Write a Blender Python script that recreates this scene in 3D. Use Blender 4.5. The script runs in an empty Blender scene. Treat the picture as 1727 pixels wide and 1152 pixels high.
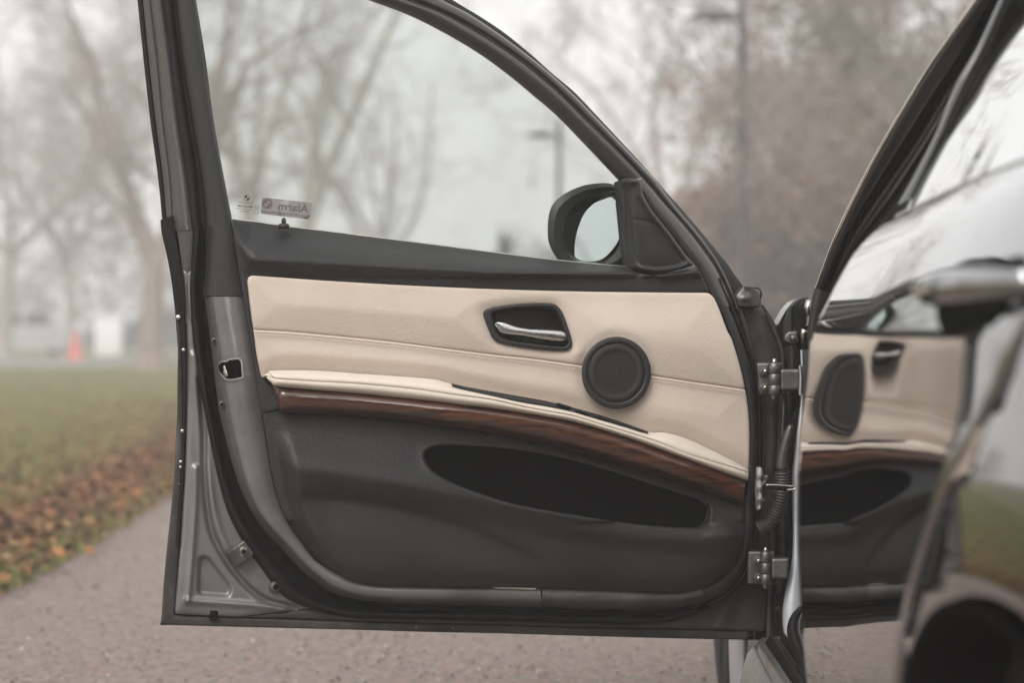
import bpy, bmesh, math, random
import numpy as np
from mathutils import Vector
from mathutils.geometry import delaunay_2d_cdt

sc = bpy.context.scene
R = math.radians
# ------------------------------------------------------------------ camera
CAM = np.array([0.0, 0.0, 0.79])
LENS = 85.0
F = LENS / 36.0 * 1727.0                      # focal length in photograph pixels
CX, CY, HORIZON = 863.5, 576.0, 559.0
PITCH = math.atan((CY - HORIZON) / F)
cam_data = bpy.data.cameras.new('camera')
cam_data.lens = LENS
cam_data.sensor_width = 36.0
cam_data.clip_start = 0.05
cam_data.clip_end = 2000
cam_data.dof.use_dof = True
cam_data.dof.focus_distance = 4.0
cam_data.dof.aperture_fstop = 3.6
cam = bpy.data.objects.new('camera', cam_data)
sc.collection.objects.link(cam)
cam.location = CAM
cam.rotation_euler = (R(90) - PITCH, 0, 0)
sc.camera = cam
# ------------------------------------------------------------------ world, sun, exposure
SUN_EL, SUN_AZ = 42.0, 200.0                  # azimuth clockwise from +Y: behind the camera
world = bpy.data.worlds.new('World')
sc.world = world
world.use_nodes = True
nt = world.node_tree
bg = nt.nodes['Background']
sky = nt.nodes.new('ShaderNodeTexSky')
sky.sky_type = 'NISHITA'
sky.sun_disc = False
sky.sun_elevation = R(SUN_EL)
sky.sun_rotation = R(SUN_AZ)
sky.air_density = 1.0
sky.dust_density = 6.0
hsv = nt.nodes.new('ShaderNodeHueSaturation')
hsv.inputs['Saturation'].default_value = 0.10
mixw = nt.nodes.new('ShaderNodeMix')          # a closed cloud deck: nearly even white
mixw.data_type = 'RGBA'
mixw.inputs[0].default_value = 0.72
mixw.inputs[7].default_value = (9.3, 9.33, 9.4, 1)
nt.links.new(sky.outputs[0], hsv.inputs['Color'])
nt.links.new(hsv.outputs[0], mixw.inputs[6])
nt.links.new(mixw.outputs[2], bg.inputs['Color'])
bg.inputs['Strength'].default_value = 0.104
sun_data = bpy.data.lights.new('sun', 'SUN')
sun_data.energy = 1.5
sun_data.angle = R(35)
sun_data.color = (1.0, 0.965, 0.92)
sun = bpy.data.objects.new('sun', sun_data)
sc.collection.objects.link(sun)
_sd = Vector((math.sin(R(SUN_AZ)) * math.cos(R(SUN_EL)), math.cos(R(SUN_AZ)) * math.cos(R(SUN_EL)), math.sin(R(SUN_EL))))
sun.rotation_euler = _sd.to_track_quat('Z', 'Y').to_euler()
vs = sc.view_settings
vs.view_transform = 'Standard'
vs.look = 'None'
vs.gamma = 1.0
vs.exposure = 0.52
vs.use_curve_mapping = False
cy = sc.cycles
cy.use_denoising = True
cy.max_bounces = 8
cy.diffuse_bounces = 3
cy.glossy_bounces = 4
cy.transmission_bounces = 6
cy.transparent_max_bounces = 12
cy.volume_bounces = 2
cy.sample_clamp_indirect = 6.0
cy.caustics_reflective = False
cy.caustics_refractive = False
sc.render.film_transparent = False
rng = np.random.default_rng(7)
random.seed(7)

# ------------------------------------------------------------------ space helpers
FWD = np.array([0, math.cos(PITCH), -math.sin(PITCH)])
UP = np.array([0, math.sin(PITCH), math.cos(PITCH)])
def rays(px, py):
    px = np.asarray(px, float); py = np.asarray(py, float)
    d = FWD + ((px - CX) / F)[..., None] * np.array([1.0, 0, 0]) - ((py - CY) / F)[..., None] * UP
    return d
DOOR_TURN = R(16)
U_ = np.array([-math.cos(DOOR_TURN), -math.sin(DOOR_TURN), 0])     # hinge -> free edge
WV = np.array([math.sin(DOOR_TURN), -math.cos(DOOR_TURN), 0])      # inner face normal
HN = np.array([0.442, 4.13, 0.0])                                   # hinge line on the ground
def D(px, py, w):
    """point of the open door, w metres in front of its middle plane"""
    px, py, w = np.broadcast_arrays(np.asarray(px, float), np.asarray(py, float), np.asarray(w, float))
    d = rays(px, py)
    t = (w - (CAM - HN) @ WV) / (d @ WV)
    return CAM + d * t[..., None]
def at(px, py, Y):
    """point at the distance Y along the view"""
    px, py, Y = np.broadcast_arrays(np.asarray(px, float), np.asarray(py, float), np.asarray(Y, float))
    d = rays(px, py)
    return CAM + d * (Y / d[..., 1])[..., None]
def plane(Y):
    return lambda px, py, h: at(px, py, Y - h)

def cr(pts, n, closed=False):
    """uniform Catmull-Rom through the points, n samples spread over the index"""
    p = np.asarray(pts, float); m = len(p)
    if closed:
        t = np.linspace(0, m, n, endpoint=False)
    else:
        t = np.linspace(0, m - 1, n)
    i = np.minimum(np.floor(t).astype(int), m - 1 if closed else m - 2)
    f = (t - i)[:, None]
    def g(k):
        if closed: return p[k % m]
        k2 = np.clip(k, 0, m - 1); q = p[k2].copy()
        lo = k < 0; hi = k > m - 1
        q[lo] = 2 * p[0] - p[1]; q[hi] = 2 * p[-1] - p[-2]
        return q
    a, b, c, d = g(i - 1), g(i), g(i + 1), g(i + 2)
    return 0.5 * (2 * b + (c - a) * f + (2 * a - 5 * b + 4 * c - d) * f ** 2 + (3 * b - a - 3 * c + d) * f ** 3)
def resample(p, n, closed=False):
    p = np.asarray(p, float)
    q = np.vstack([p, p[:1]]) if closed else p
    s = np.r_[0, np.cumsum(np.linalg.norm(np.diff(q, axis=0), axis=1))]
    t = np.linspace(0, s[-1], n, endpoint=not closed)
    return np.stack([np.interp(t, s, q[:, k]) for k in range(q.shape[1])], 1)
def smooth_outline(pts, step=4.0, closed=True):
    c = cr(pts, 24 * len(pts), closed)
    q = np.vstack([c, c[:1]]) if closed else c
    L = np.linalg.norm(np.diff(q, axis=0), axis=1).sum()
    return resample(c, max(8, int(L / step)), closed)
def rounded(pts, r, step=4.0):
    """polygon with rounded corners; r one number or one for each corner"""
    p = np.asarray(pts, float); m = len(p); out = []
    rs = [r] * m if np.isscalar(r) else r
    for i in range(m):
        a, b, c = p[i - 1], p[i], p[(i + 1) % m]
        la, lc = np.linalg.norm(a - b), np.linalg.norm(c - b)
        k = min(rs[i], 0.48 * la, 0.48 * lc)
        if k < 0.3: out.append(b); continue
        s, e = b + (a - b) / la * k, b + (c - b) / lc * k
        for t in np.linspace(0, 1, 7): out.append((1 - t) ** 2 * s + 2 * t * (1 - t) * b + t * t * e)
    out = np.array(out)
    L = np.linalg.norm(np.diff(np.vstack([out, out[:1]]), axis=0), axis=1).sum()
    return resample(out, max(8, int(L / step)), True)
def dist_poly(X, Y, poly, closed=True):
    a = np.asarray(poly, float); b = np.roll(a, -1, 0)
    if not closed: a, b = a[:-1], b[:-1]
    best = np.full(X.shape, 1e18)
    for (x0, y0), (x1, y1) in zip(a, b):
        dx, dy = x1 - x0, y1 - y0
        L = dx * dx + dy * dy + 1e-12
        t = np.clip(((X - x0) * dx + (Y - y0) * dy) / L, 0, 1)
        best = np.minimum(best, (X - x0 - t * dx) ** 2 + (Y - y0 - t * dy) ** 2)
    return np.sqrt(best)
def inside(X, Y, poly):
    a = np.asarray(poly, float); b = np.roll(a, -1, 0)
    r = np.zeros(X.shape, bool)
    for (x0, y0), (x1, y1) in zip(a, b):
        if y0 == y1: continue
        c = (y0 > Y) != (y1 > Y)
        r ^= c & (X < (x1 - x0) * (Y - y0) / (y1 - y0) + x0)
    return r
def line(pts):
    p = np.asarray(pts, float)
    return lambda x: np.interp(x, p[:, 0], p[:, 1])
def sm(x, a, b):
    t = np.clip((np.asarray(x, float) - a) / (b - a), 0, 1)
    return t * t * (3 - 2 * t)
def rnd_edge(d, r):
    """rounded edge: 0 on the face, -1 at the rim (unit radius)"""
    t = np.clip(d / r, 0, 1)
    return np.sqrt(np.maximum(0, 1 - (1 - t) ** 2)) - 1

# ------------------------------------------------------------------ object helpers
def link(o):
    sc.collection.objects.link(o); return o
def child(o, parent):
    if parent is not None:
        o.parent = parent
        p = parent; off = Vector((0, 0, 0))
        while p is not None:
            off += p.location; p = p.parent
        o.location = o.location - off
    return o
def mesh_obj(name, V, Fc, mat, parent=None, smooth=True, mats=None, fm=None):
    me = bpy.data.meshes.new(name)
    V = np.asarray(V, float)
    me.from_pydata(V.tolist(), [], [tuple(int(i) for i in f) for f in Fc])
    for m in (mats or [mat]): me.materials.append(m)
    if fm is not None: me.polygons.foreach_set('material_index', np.asarray(fm, np.int32))
    if smooth: me.polygons.foreach_set('use_smooth', np.ones(len(me.polygons), bool))
    me.update()
    return child(link(bpy.data.objects.new(name, me)), parent)
def tag(o, label=None, category=None, group=None, kind=None):
    if label: o['label'] = label
    if category: o['category'] = category
    if group: o['group'] = group
    if kind: o['kind'] = kind
    return o
def empty(name, loc, parent=None):
    o = link(bpy.data.objects.new(name, None)); o.location = loc
    o.empty_display_size = 0.2
    return child(o, parent)
class Geo:
    """collects faces of one part"""
    def __init__(s): s.V = []; s.F = []; s.n = 0; s.M = []
    def add(s, V, Fc, m=0):
        V = np.asarray(V, float)
        s.V.append(V); s.F += [tuple(int(i) + s.n for i in f) for f in Fc]; s.M += [m] * len(Fc); s.n += len(V); return s
    def build(s, name, mat, parent=None, smooth=True, mats=None):
        return mesh_obj(name, np.vstack(s.V), s.F, mat, parent, smooth, mats, s.M if mats else None)
def grid_faces(m, n, closed=False):
    f = []
    for i in range(m - 1):
        for j in range(n if closed else n - 1):
            k = (j + 1) % n
            f.append((i * n + j, i * n + k, (i + 1) * n + k, (i + 1) * n + j))
    return f
def loft_geo(g, curves, mapf=D, n=90, index=True, closed=False, m=0):
    """curves: list of (pixel points, depth or depths); skins neighbours"""
    rows = []
    for pts, w in curves:
        p = np.asarray(pts, float)
        wv = np.full(len(p), w) if np.isscalar(w) else np.asarray(w, float)
        c = cr(np.column_stack([p, wv * 1000]), n if index else 400, closed)
        if not index: c = resample(c, n, closed)
        rows.append(mapf(c[:, 0], c[:, 1], c[:, 2] / 1000))
    V = np.vstack(rows)
    return g.add(V, grid_faces(len(rows), n, closed), m)
def loft(name, curves, mat, parent=None, **k):
    return loft_geo(Geo(), curves, **k).build(name, mat, parent)
def panel_geo(g, outline, hfunc, mapf=D, step=8.0, rings=(2, 4.5, 8), skirt=0.01, holes=(), back=None, m=0, skirt_dir=None):
    outline = np.asarray(outline, float)
    B = [outline] + [np.asarray(h, float) for h in holes]
    area = np.sum(outline[:, 0] * np.roll(outline[:, 1], -1) - np.roll(outline[:, 0], -1) * outline[:, 1])
    x0, y0 = outline.min(0); x1, y1 = outline.max(0)
    gx, gy = np.meshgrid(np.arange(x0 + step / 2, x1, step), np.arange(y0 + step / 2, y1, step))
    gx = gx + (np.arange(gx.shape[0])[:, None] % 2) * step / 2
    pts = np.column_stack([gx.ravel(), gy.ravel()])
    extra = []
    for k, P in enumerate(B):
        ar = np.sum(P[:, 0] * np.roll(P[:, 1], -1) - np.roll(P[:, 0], -1) * P[:, 1])
        t = np.roll(P, -1, 0) - np.roll(P, 1, 0)
        t = t / (np.linalg.norm(t, axis=1)[:, None] + 1e-9)
        nrm = np.column_stack([-t[:, 1], t[:, 0]]) * (1 if ar > 0 else -1)
        if k > 0: nrm = -nrm
        for r in rings: extra.append(np.column_stack([P + nrm * r, np.full(len(P), r)]))
    def dall(q):
        d = np.full(len(q), 1e9)
        for P in B: d = np.minimum(d, dist_poly(q[:, 0], q[:, 1], P))
        return d
    def ins(q):
        r = inside(q[:, 0], q[:, 1], outline)
        for P in B[1:]: r &= ~inside(q[:, 0], q[:, 1], P)
        return r
    ok = ins(pts) & (dall(pts) > (rings[-1] if rings else 0) + 0.35 * step)
    keep = [pts[ok]]
    if extra:
        ex = np.vstack(extra)
        ok = ins(ex[:, :2]) & (dall(ex[:, :2]) > ex[:, 2] * 0.93)
        keep.append(ex[ok][:, :2])
    bl = np.vstack(B)
    edges = []; s = 0
    for P in B:
        edges += [(s + i, s + (i + 1) % len(P)) for i in range(len(P))]; s += len(P)
    allp = np.vstack([bl] + keep)
    vs_, es_, fs_, ov, oe, of = delaunay_2d_cdt([Vector(p) for p in allp], edges, [], 0, 1e-4)
    q = np.array([tuple(v) for v in vs_])
    tri = np.array([f for f in fs_ if len(f) == 3])
    cen = q[tri].mean(1)
    tri = tri[ins(cen)]
    d = dall(q)
    d[d < 1e-3] = 0
    h = hfunc(q[:, 0], q[:, 1], d)
    V = mapf(q[:, 0], q[:, 1], h)
    g.add(V, tri.tolist(), m)
    if skirt:
        for P in B:
            hb = hfunc(P[:, 0], P[:, 1], np.zeros(len(P)))
            a = mapf(P[:, 0], P[:, 1], hb)
            sd = -WV if skirt_dir is None else np.asarray(skirt_dir)
            b = a + sd * skirt
            n = len(P)
            g.add(np.vstack([a, b]), [(i, (i + 1) % n, n + (i + 1) % n, n + i) for i in range(n)], m)
    if back is not None:
        pass
    return g
def panel(name, outline, hfunc, mat, parent=None, **k):
    return panel_geo(Geo(), outline, hfunc, **k).build(name, mat, parent)
def tube_geo(g, path, rad, sides=10, caps=True, m=0):
    P = np.asarray(path, float); n = len(P)
    rad = np.full(n, rad) if np.isscalar(rad) else np.asarray(rad, float)
    T = np.gradient(P, axis=0); T /= np.linalg.norm(T, axis=1)[:, None] + 1e-12
    ref = np.array([0, 0, 1.0]) if abs(T[0, 2]) < 0.9 else np.array([1.0, 0, 0])
    N = np.cross(T, ref); N /= np.linalg.norm(N, axis=1)[:, None] + 1e-12
    Bn = np.cross(T, N)
    a = np.linspace(0, 2 * math.pi, sides, endpoint=False)
    V = P[:, None] + rad[:, None, None] * (np.cos(a)[None, :, None] * N[:, None] + np.sin(a)[None, :, None] * Bn[:, None])
    V = V.reshape(-1, 3); Fc = grid_faces(n, sides, True)
    if caps:
        Fc += [tuple(range(sides))[::-1], tuple(range((n - 1) * sides, n * sides))]
    return g.add(V, Fc, m)
def tube(name, path, rad, mat, parent=None, sides=10, smooth=True):
    return tube_geo(Geo(), path, rad, sides).build(name, mat, parent, smooth)
def box_geo(g, lo, hi, m=0, bevel=0.0):
    lo, hi = np.asarray(lo, float), np.asarray(hi, float)
    if bevel <= 0:
        V = [(x, y, z) for x in (lo[0], hi[0]) for y in (lo[1], hi[1]) for z in (lo[2], hi[2])]
        return g.add(V, [(0, 1, 3, 2), (4, 6, 7, 5), (0, 4, 5, 1), (2, 3, 7, 6), (0, 2, 6, 4), (1, 5, 7, 3)], m)
    bm = bmesh.new(); bmesh.ops.create_cube(bm, size=1.0)
    for v in bm.verts: v.co = Vector(lo + (np.array(v.co) + 0.5) * (hi - lo))
    bmesh.ops.bevel(bm, geom=list(bm.edges), offset=bevel, segments=2, affect='EDGES', profile=0.6)
    bm.verts.index_update()
    V = [tuple(v.co) for v in bm.verts]; Fc = [tuple(v.index for v in f.verts) for f in bm.faces]; bm.free()
    return g.add(V, Fc, m)

# ------------------------------------------------------------------ materials
def mat(name, color=(.5, .5, .5), rough=.5, metal=0.0, coat=0.0, spec=.5, coat_rough=.03, coat_ior=1.5):
    m = bpy.data.materials.new(name); m.use_nodes = True
    b = m.node_tree.nodes['Principled BSDF']
    b.inputs['Base Color'].default_value = (*color, 1)
    b.inputs['Roughness'].default_value = rough
    b.inputs['Metallic'].default_value = metal
    b.inputs['Coat Weight'].default_value = coat
    b.inputs['Coat Roughness'].default_value = coat_rough
    b.inputs['Coat IOR'].default_value = coat_ior
    b.inputs['Specular IOR Level'].default_value = spec
    return m
def nodes(m):
    t = m.node_tree
    return t, t.nodes['Principled BSDF']
def coords(m, scale=(1, 1, 1), kind='Object', rot=(0, 0, 0)):
    t, b = nodes(m)
    tc = t.nodes.new('ShaderNodeTexCoord'); mp = t.nodes.new('ShaderNodeMapping')
    mp.inputs['Scale'].default_value = scale; mp.inputs['Rotation'].default_value = rot
    t.links.new(tc.outputs[kind], mp.inputs['Vector'])
    return mp.outputs[0]
def tex_noise(m, scale, detail=4, rough=.55, vec=None, dist=0.0):
    t, b = nodes(m)
    n = t.nodes.new('ShaderNodeTexNoise')
    n.inputs['Scale'].default_value = scale; n.inputs['Detail'].default_value = detail
    n.inputs['Roughness'].default_value = rough; n.inputs['Distortion'].default_value = dist
    t.links.new(vec if vec is not None else coords(m), n.inputs['Vector'])
    return n.outputs['Fac']
def tex_voronoi(m, scale, feature='F1', vec=None, rand=1.0):
    t, b = nodes(m)
    n = t.nodes.new('ShaderNodeTexVoronoi'); n.feature = feature
    n.inputs['Scale'].default_value = scale; n.inputs['Randomness'].default_value = rand
    t.links.new(vec if vec is not None else coords(m), n.inputs['Vector'])
    return n.outputs['Distance']
def ramp(m, fac, stops):
    t, b = nodes(m)
    r = t.nodes.new('ShaderNodeValToRGB')
    e = r.color_ramp.elements
    while len(e) < len(stops): e.new(0.5)
    for k, (p, c) in enumerate(stops):
        e[k].position = p; e[k].color = (*c, 1) if len(c) == 3 else c
    t.links.new(fac, r.inputs['Fac'])
    return r.outputs['Color']
def bump(m, height, strength=.3, dist=.001, prev=None):
    t, b = nodes(m)
    n = t.nodes.new('ShaderNodeBump')
    n.inputs['Strength'].default_value = strength; n.inputs['Distance'].default_value = dist
    t.links.new(height, n.inputs['Height'])
    if prev is not None: t.links.new(prev, n.inputs['Normal'])
    t.links.new(n.outputs[0], b.inputs['Normal'])
    return n.outputs[0]
def mix_col(m, fac, a, b_, mode='MIX'):
    t, b = nodes(m)
    n = t.nodes.new('ShaderNodeMix'); n.data_type = 'RGBA'; n.blend_type = mode
    for s, k in ((fac, 0), (a, 6), (b_, 7)):
        if isinstance(s, (int, float)): n.inputs[k].default_value = s
        elif isinstance(s, tuple): n.inputs[k].default_value = (*s, 1)
        else: t.links.new(s, n.inputs[k])
    return n.outputs[2]
def to(m, out, socket):
    t, b = nodes(m); t.links.new(out, b.inputs[socket])
def gray(m, out, lo, hi):
    return ramp(m, out, [(0.25, (lo,) * 3), (0.75, (hi,) * 3)])

M = {}
m = M['leather'] = mat('beige_leather', (.60, .47, .37), .74, spec=.2)
n1 = tex_noise(m, 7, 3); to(m, ramp(m, n1, [(.3, (.56, .47, .395)), (.7, (.635, .54, .458))]), 'Base Color')
bp = bump(m, tex_voronoi(m, 250), .30, .0012); bump(m, tex_noise(m, 12, 2), .10, .002, bp)
m = M['leather_smooth'] = mat('cream_leather_roll', (.66, .55, .45), .68, spec=.22)
n1 = tex_noise(m, 11, 3); to(m, ramp(m, n1, [(.3, (.635, .55, .465)), (.7, (.695, .61, .525))]), 'Base Color')
bump(m, tex_voronoi(m, 420), .4, .0008)
m = M['thread'] = mat('thread', (.36, .27, .21), .8)
m = M['trim'] = mat('soft_dark_trim', (.030, .030, .031), .50, spec=.4)
n1 = tex_noise(m, 5, 4); to(m, ramp(m, n1, [(.3, (.0145, .0145, .0148)), (.72, (.0245, .0238, .0235))]), 'Base Color')
sc1 = tex_noise(m, 3, 5, .6, coords(m, (40, 40, 4)), 1.5); to(m, gray(m, sc1, .44, .62), 'Roughness')
bump(m, tex_voronoi(m, 260), .40, .0014)
scf = tex_noise(m, 5, 6, .7, coords(m, (60, 60, 5), rot=(0, R(35), 0)), .6)
base_ = m.node_tree.nodes['Principled BSDF'].inputs['Base Color'].links[0].from_socket
to(m, mix_col(m, ramp(m, scf, [(.60, (0, 0, 0)), (.72, (.30, .30, .30))]), base_, (.085, .08, .075)), 'Base Color')
m = M['plastic'] = mat('black_plastic', (.022, .0213, .0206), .44, spec=.42)
n1 = tex_noise(m, 14, 4); to(m, gray(m, n1, .42, .58), 'Roughness'); bump(m, tex_noise(m, 900, 1), .12, .0004)
m = M['rubber'] = mat('seal_rubber', (.018, .017, .016), .50, spec=.22)
n1 = tex_noise(m, 30, 4); to(m, ramp(m, n1, [(.3, (.005, .0046, .0043)), (.75, (.012, .011, .010))]), 'Base Color')
m = M['frame'] = mat('satin_frame', (.036, .032, .029), .28, spec=.75)
n1 = tex_noise(m, 20, 3); to(m, gray(m, n1, .26, .36), 'Roughness')
m = M['pit'] = mat('pocket_lining', (.003, .003, .003), .95, spec=.0)
m = M['shell'] = mat('grey_shell_paint', (.16, .155, .15), .34, metal=.5, coat=.4, coat_rough=.10)
n1 = tex_noise(m, 6, 6, .62); n2 = tex_noise(m, 55, 3)
dirt = ramp(m, n1, [(.45, (0, 0, 0)), (.72, (1, 1, 1))])
c1 = mix_col(m, dirt, (.20, .195, .192), (.12, .108, .096)); to(m, c1, 'Base Color'); to(m, gray(m, n2, .32, .5), 'Roughness')
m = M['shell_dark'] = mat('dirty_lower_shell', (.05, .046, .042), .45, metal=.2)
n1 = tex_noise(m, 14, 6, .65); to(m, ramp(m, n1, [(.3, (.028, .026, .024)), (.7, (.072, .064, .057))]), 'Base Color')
m = M['grime'] = mat('grimy_flange', (.06, .055, .05), .42, metal=.3)
n1 = tex_noise(m, 9, 5, .6, coords(m, (1, 1, 1))); to(m, ramp(m, n1, [(.35, (.020, .018, .016)), (.55, (.050, .046, .042)), (.75, (.12, .11, .10))]), 'Base Color')
m = M['jamb_low'] = mat('shaded_muddy_jamb', (.10, .088, .076), .5, metal=.2)  # brown dirt, with the shade of the down-facing band put into the colour
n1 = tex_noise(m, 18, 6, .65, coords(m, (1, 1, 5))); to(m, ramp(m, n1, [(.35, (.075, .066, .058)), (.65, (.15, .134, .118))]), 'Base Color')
m = M['paint'] = mat('dark_silver_paint', (.24, .24, .25), .05, metal=1.0, coat=1.0, coat_rough=.006, coat_ior=2.0)
m = M['paint_jamb'] = mat('silver_jamb_paint', (.66, .68, .73), .35, metal=.45, coat=.6, coat_rough=.05)
m = M['wood'] = mat('glossy_walnut', (.09, .035, .016), .35, coat=1.0, coat_rough=.015, coat_ior=1.7)
v = coords(m, (3, 3, 34)); n1 = tex_noise(m, 3.2, 5, .6, v, 1.2); n2 = tex_noise(m, 3.0, 2)
cw = ramp(m, n1, [(.34, (.012, .004, .002)), (.46, (.062, .019, .008)), (.57, (.17, .058, .022)), (.70, (.035, .011, .005))])
to(m, mix_col(m, gray(m, n2, 0, .75), cw, (.045, .015, .007)), 'Base Color')
m = M['alu'] = mat('brushed_aluminium', (.62, .61, .60), .26, metal=1.0)
n1 = tex_noise(m, 60, 3, .5, coords(m, (1, 1, 12))); to(m, gray(m, n1, .2, .36), 'Roughness')
m = M['chrome'] = mat('chrome_strip', (.78, .74, .68), .14, metal=1.0)
m = M['steel'] = mat('hinge_steel', (.14, .13, .12), .42, metal=.75)
n1 = tex_noise(m, 40, 4); to(m, ramp(m, n1, [(.3, (.10, .092, .085)), (.7, (.19, .175, .16))]), 'Base Color'); bump(m, tex_noise(m, 260, 2), .2, .0006)
m = M['bright'] = mat('bright_steel', (.55, .53, .49), .3, metal=1.0)
m = M['grease'] = mat('greasy_latch', (.30, .31, .32), .45)
n1 = tex_noise(m, 60, 4); to(m, ramp(m, n1, [(.35, (.12, .12, .12)), (.7, (.46, .47, .48))]), 'Base Color'); bump(m, n1, .6, .003)
m = M['gloss'] = mat('gloss_black', (.010, .010, .010), .12)
m = M['grille'] = mat('speaker_mesh', (.02, .019, .018), .6, spec=.25)
vv = tex_voronoi(m, 250, vec=coords(m, rot=(0, 0, R(-16))), rand=0.0); to(m, ramp(m, vv, [(.28, (.003, .003, .003)), (.42, (.034, .032, .030))]), 'Base Color'); bump(m, vv, .5, .0008)
m = M['mirror'] = mat('mirror_glass', (.60, .625, .63), .015, metal=1.0)
m = M['sticker'] = mat('alarm_sticker', (.27, .245, .24), .6)
m = M['sticker_ink'] = mat('sticker_ink', (.13, .115, .115), .6)
m = M['ink'] = mat('glass_print', (.012, .012, .012), .6)
m = M['boot'] = mat('boot_rubber', (.045, .042, .039), .5)
m = M['mirror_shell'] = mat('mirror_housing_plastic', (.045, .044, .042), .42)
m = M['white'] = mat('white_paint', (.78, .78, .77), .5)
m = M['tyre'] = mat('tyre_rubber', (.014, .014, .014), .75)
m = M['liner'] = mat('dark_liner', (.004, .004, .004), .9, spec=.08)

def glass_mat(name, tint, refl=1.0, ior=1.5):
    m = bpy.data.materials.new(name); m.use_nodes = True
    t = m.node_tree; t.nodes.clear()
    out = t.nodes.new('ShaderNodeOutputMaterial'); mx = t.nodes.new('ShaderNodeMixShader')
    tr = t.nodes.new('ShaderNodeBsdfTransparent'); gl = t.nodes.new('ShaderNodeBsdfGlossy'); fr = t.nodes.new('ShaderNodeFresnel')
    tr.inputs['Color'].default_value = (*tint, 1); gl.inputs['Roughness'].default_value = 0.01
    gl.inputs['Color'].default_value = (refl, refl, refl, 1)
    fr.inputs['IOR'].default_value = ior
    t.links.new(fr.outputs[0], mx.inputs[0]); t.links.new(tr.outputs[0], mx.inputs[1]); t.links.new(gl.outputs[0], mx.inputs[2])
    t.links.new(mx.outputs[0], out.inputs['Surface'])
    return m
M['glass'] = glass_mat('tinted_window_glass', (.872, .888, .878), ior=1.1)
M['dark_glass'] = glass_mat('cabin_glass', (.42, .46, .45), refl=.88)

# ================================================================== THE PLACE
def ground_at(px, py):
    d = rays(px, py); t = -CAM[2] / d[..., 2]
    return CAM + d * t[..., None]
def island_random(m):
    t, b = nodes(m); g = t.nodes.new('ShaderNodeNewGeometry'); return g.outputs['Random Per Island']

m = M['soil'] = mat('lawn_soil', (.07, .07, .035), .9, spec=.1)
n1 = tex_noise(m, .8, 6, .65); n2 = tex_noise(m, 9, 4, .7)
c1 = ramp(m, n1, [(.3, (.13, .135, .05)), (.55, (.175, .17, .072)), (.75, (.15, .11, .058))])
to(m, mix_col(m, .35, c1, ramp(m, n2, [(.3, (.06, .055, .03)), (.7, (.16, .15, .07))])), 'Base Color'); bump(m, n2, .8, .05)
m = M['asphalt'] = mat('pale_gravelly_asphalt', (.26, .22, .20), .85, spec=.25)
n1 = tex_noise(m, 44, 6, .8); n2 = tex_noise(m, 1.3, 4); n3 = tex_voronoi(m, 75); n4 = tex_noise(m, 22, 5, .75)
c1 = ramp(m, n1, [(.36, (.070, .058, .051)), (.5, (.205, .170, .148)), (.63, (.42, .36, .32))])
c2 = mix_col(m, ramp(m, n2, [(.35, (0, 0, 0)), (.7, (.5, .5, .5))]), c1, (.22, .19, .17))
red = ramp(m, n4, [(.50, (0, 0, 0)), (.62, (.8, .8, .8))])
c3 = mix_col(m, red, c2, (.27, .165, .135))
drk = ramp(m, tex_noise(m, 31, 4, .6), [(.60, (0, 0, 0)), (.70, (.8, .8, .8))])
to(m, mix_col(m, drk, c3, (.10, .075, .06)), 'Base Color'); bump(m, n1, .7, .006)
m = M['far_asphalt'] = mat('wet_far_asphalt', (.17, .16, .155), .7)
n1 = tex_noise(m, 2.0, 4); to(m, ramp(m, n1, [(.3, (.13, .125, .12)), (.7, (.21, .195, .185))]), 'Base Color')
m = M['blade'] = mat('grass_blade', (.09, .11, .035), .7, spec=.2)
to(m, ramp(m, island_random(m), [(0, (.13, .142, .04)), (.45, (.215, .205, .07)), (.8, (.265, .23, .095)), (1, (.31, .25, .13))]), 'Base Color')
m = M['leaf'] = mat('fallen_leaf', (.2, .08, .03), .7, spec=.25)
to(m, ramp(m, island_random(m), [(0, (.045, .022, .016)), (.35, (.13, .054, .028)), (.65, (.24, .100, .042)), (.88, (.33, .150, .060)), (1, (.26, .19, .10))]), 'Base Color')
m = M['grit'] = mat('path_grit', (.2, .15, .12), .85)
to(m, ramp(m, island_random(m), [(0, (.13, .10, .085)), (.3, (.22, .13, .10)), (.6, (.29, .235, .205)), (1, (.42, .37, .33))]), 'Base Color')
def bark_mat(name, a, b):
    m = mat(name, a, .9, spec=.15); n1 = tex_noise(m, 4, 6, .7, coords(m, (3, 3, .8)))
    to(m, ramp(m, n1, [(.3, a), (.7, b)]), 'Base Color'); bump(m, n1, .8, .03); return m
M['bark_grey'] = bark_mat('grey_brown_bark', (.20, .175, .155), (.38, .335, .30))  # barks paled: fading by fog is put into their colour
M['bark_moss'] = bark_mat('mossy_bark', (.23, .215, .175), (.42, .39, .32))
M['bark_red'] = bark_mat('reddish_bark', (.17, .135, .112), (.33, .265, .22))
def hang_leaf(name, a, b):
    m = mat(name, a, .75, spec=.15); to(m, ramp(m, island_random(m), [(0, a), (1, b)]), 'Base Color'); return m
M['leaf_brown'] = hang_leaf('withered_brown_leaf', (.15, .098, .066), (.35, .24, .165))
M['leaf_beige'] = hang_leaf('withered_beige_leaf', (.24, .165, .105), (.46, .335, .215))
M['leaf_green'] = hang_leaf('dark_evergreen_leaf', (.020, .028, .016), (.055, .062, .035))
M['lamp_metal'] = mat('dark_lamp_metal', (.030, .028, .027), .5, metal=.3)
M['sign_blue'] = mat('blue_sign', (.04, .09, .30), .45)
M['cone_red'] = mat('cone_orange_red', (.62, .085, .055), .5)
M['far_roof'] = mat('dark_roof', (.06, .055, .052), .8)
M['car_silver'] = mat('silver_paint', (.50, .51, .53), .3, metal=.6)
M['car_dark'] = mat('dark_paint', (.06, .062, .07), .3, metal=.3)
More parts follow.
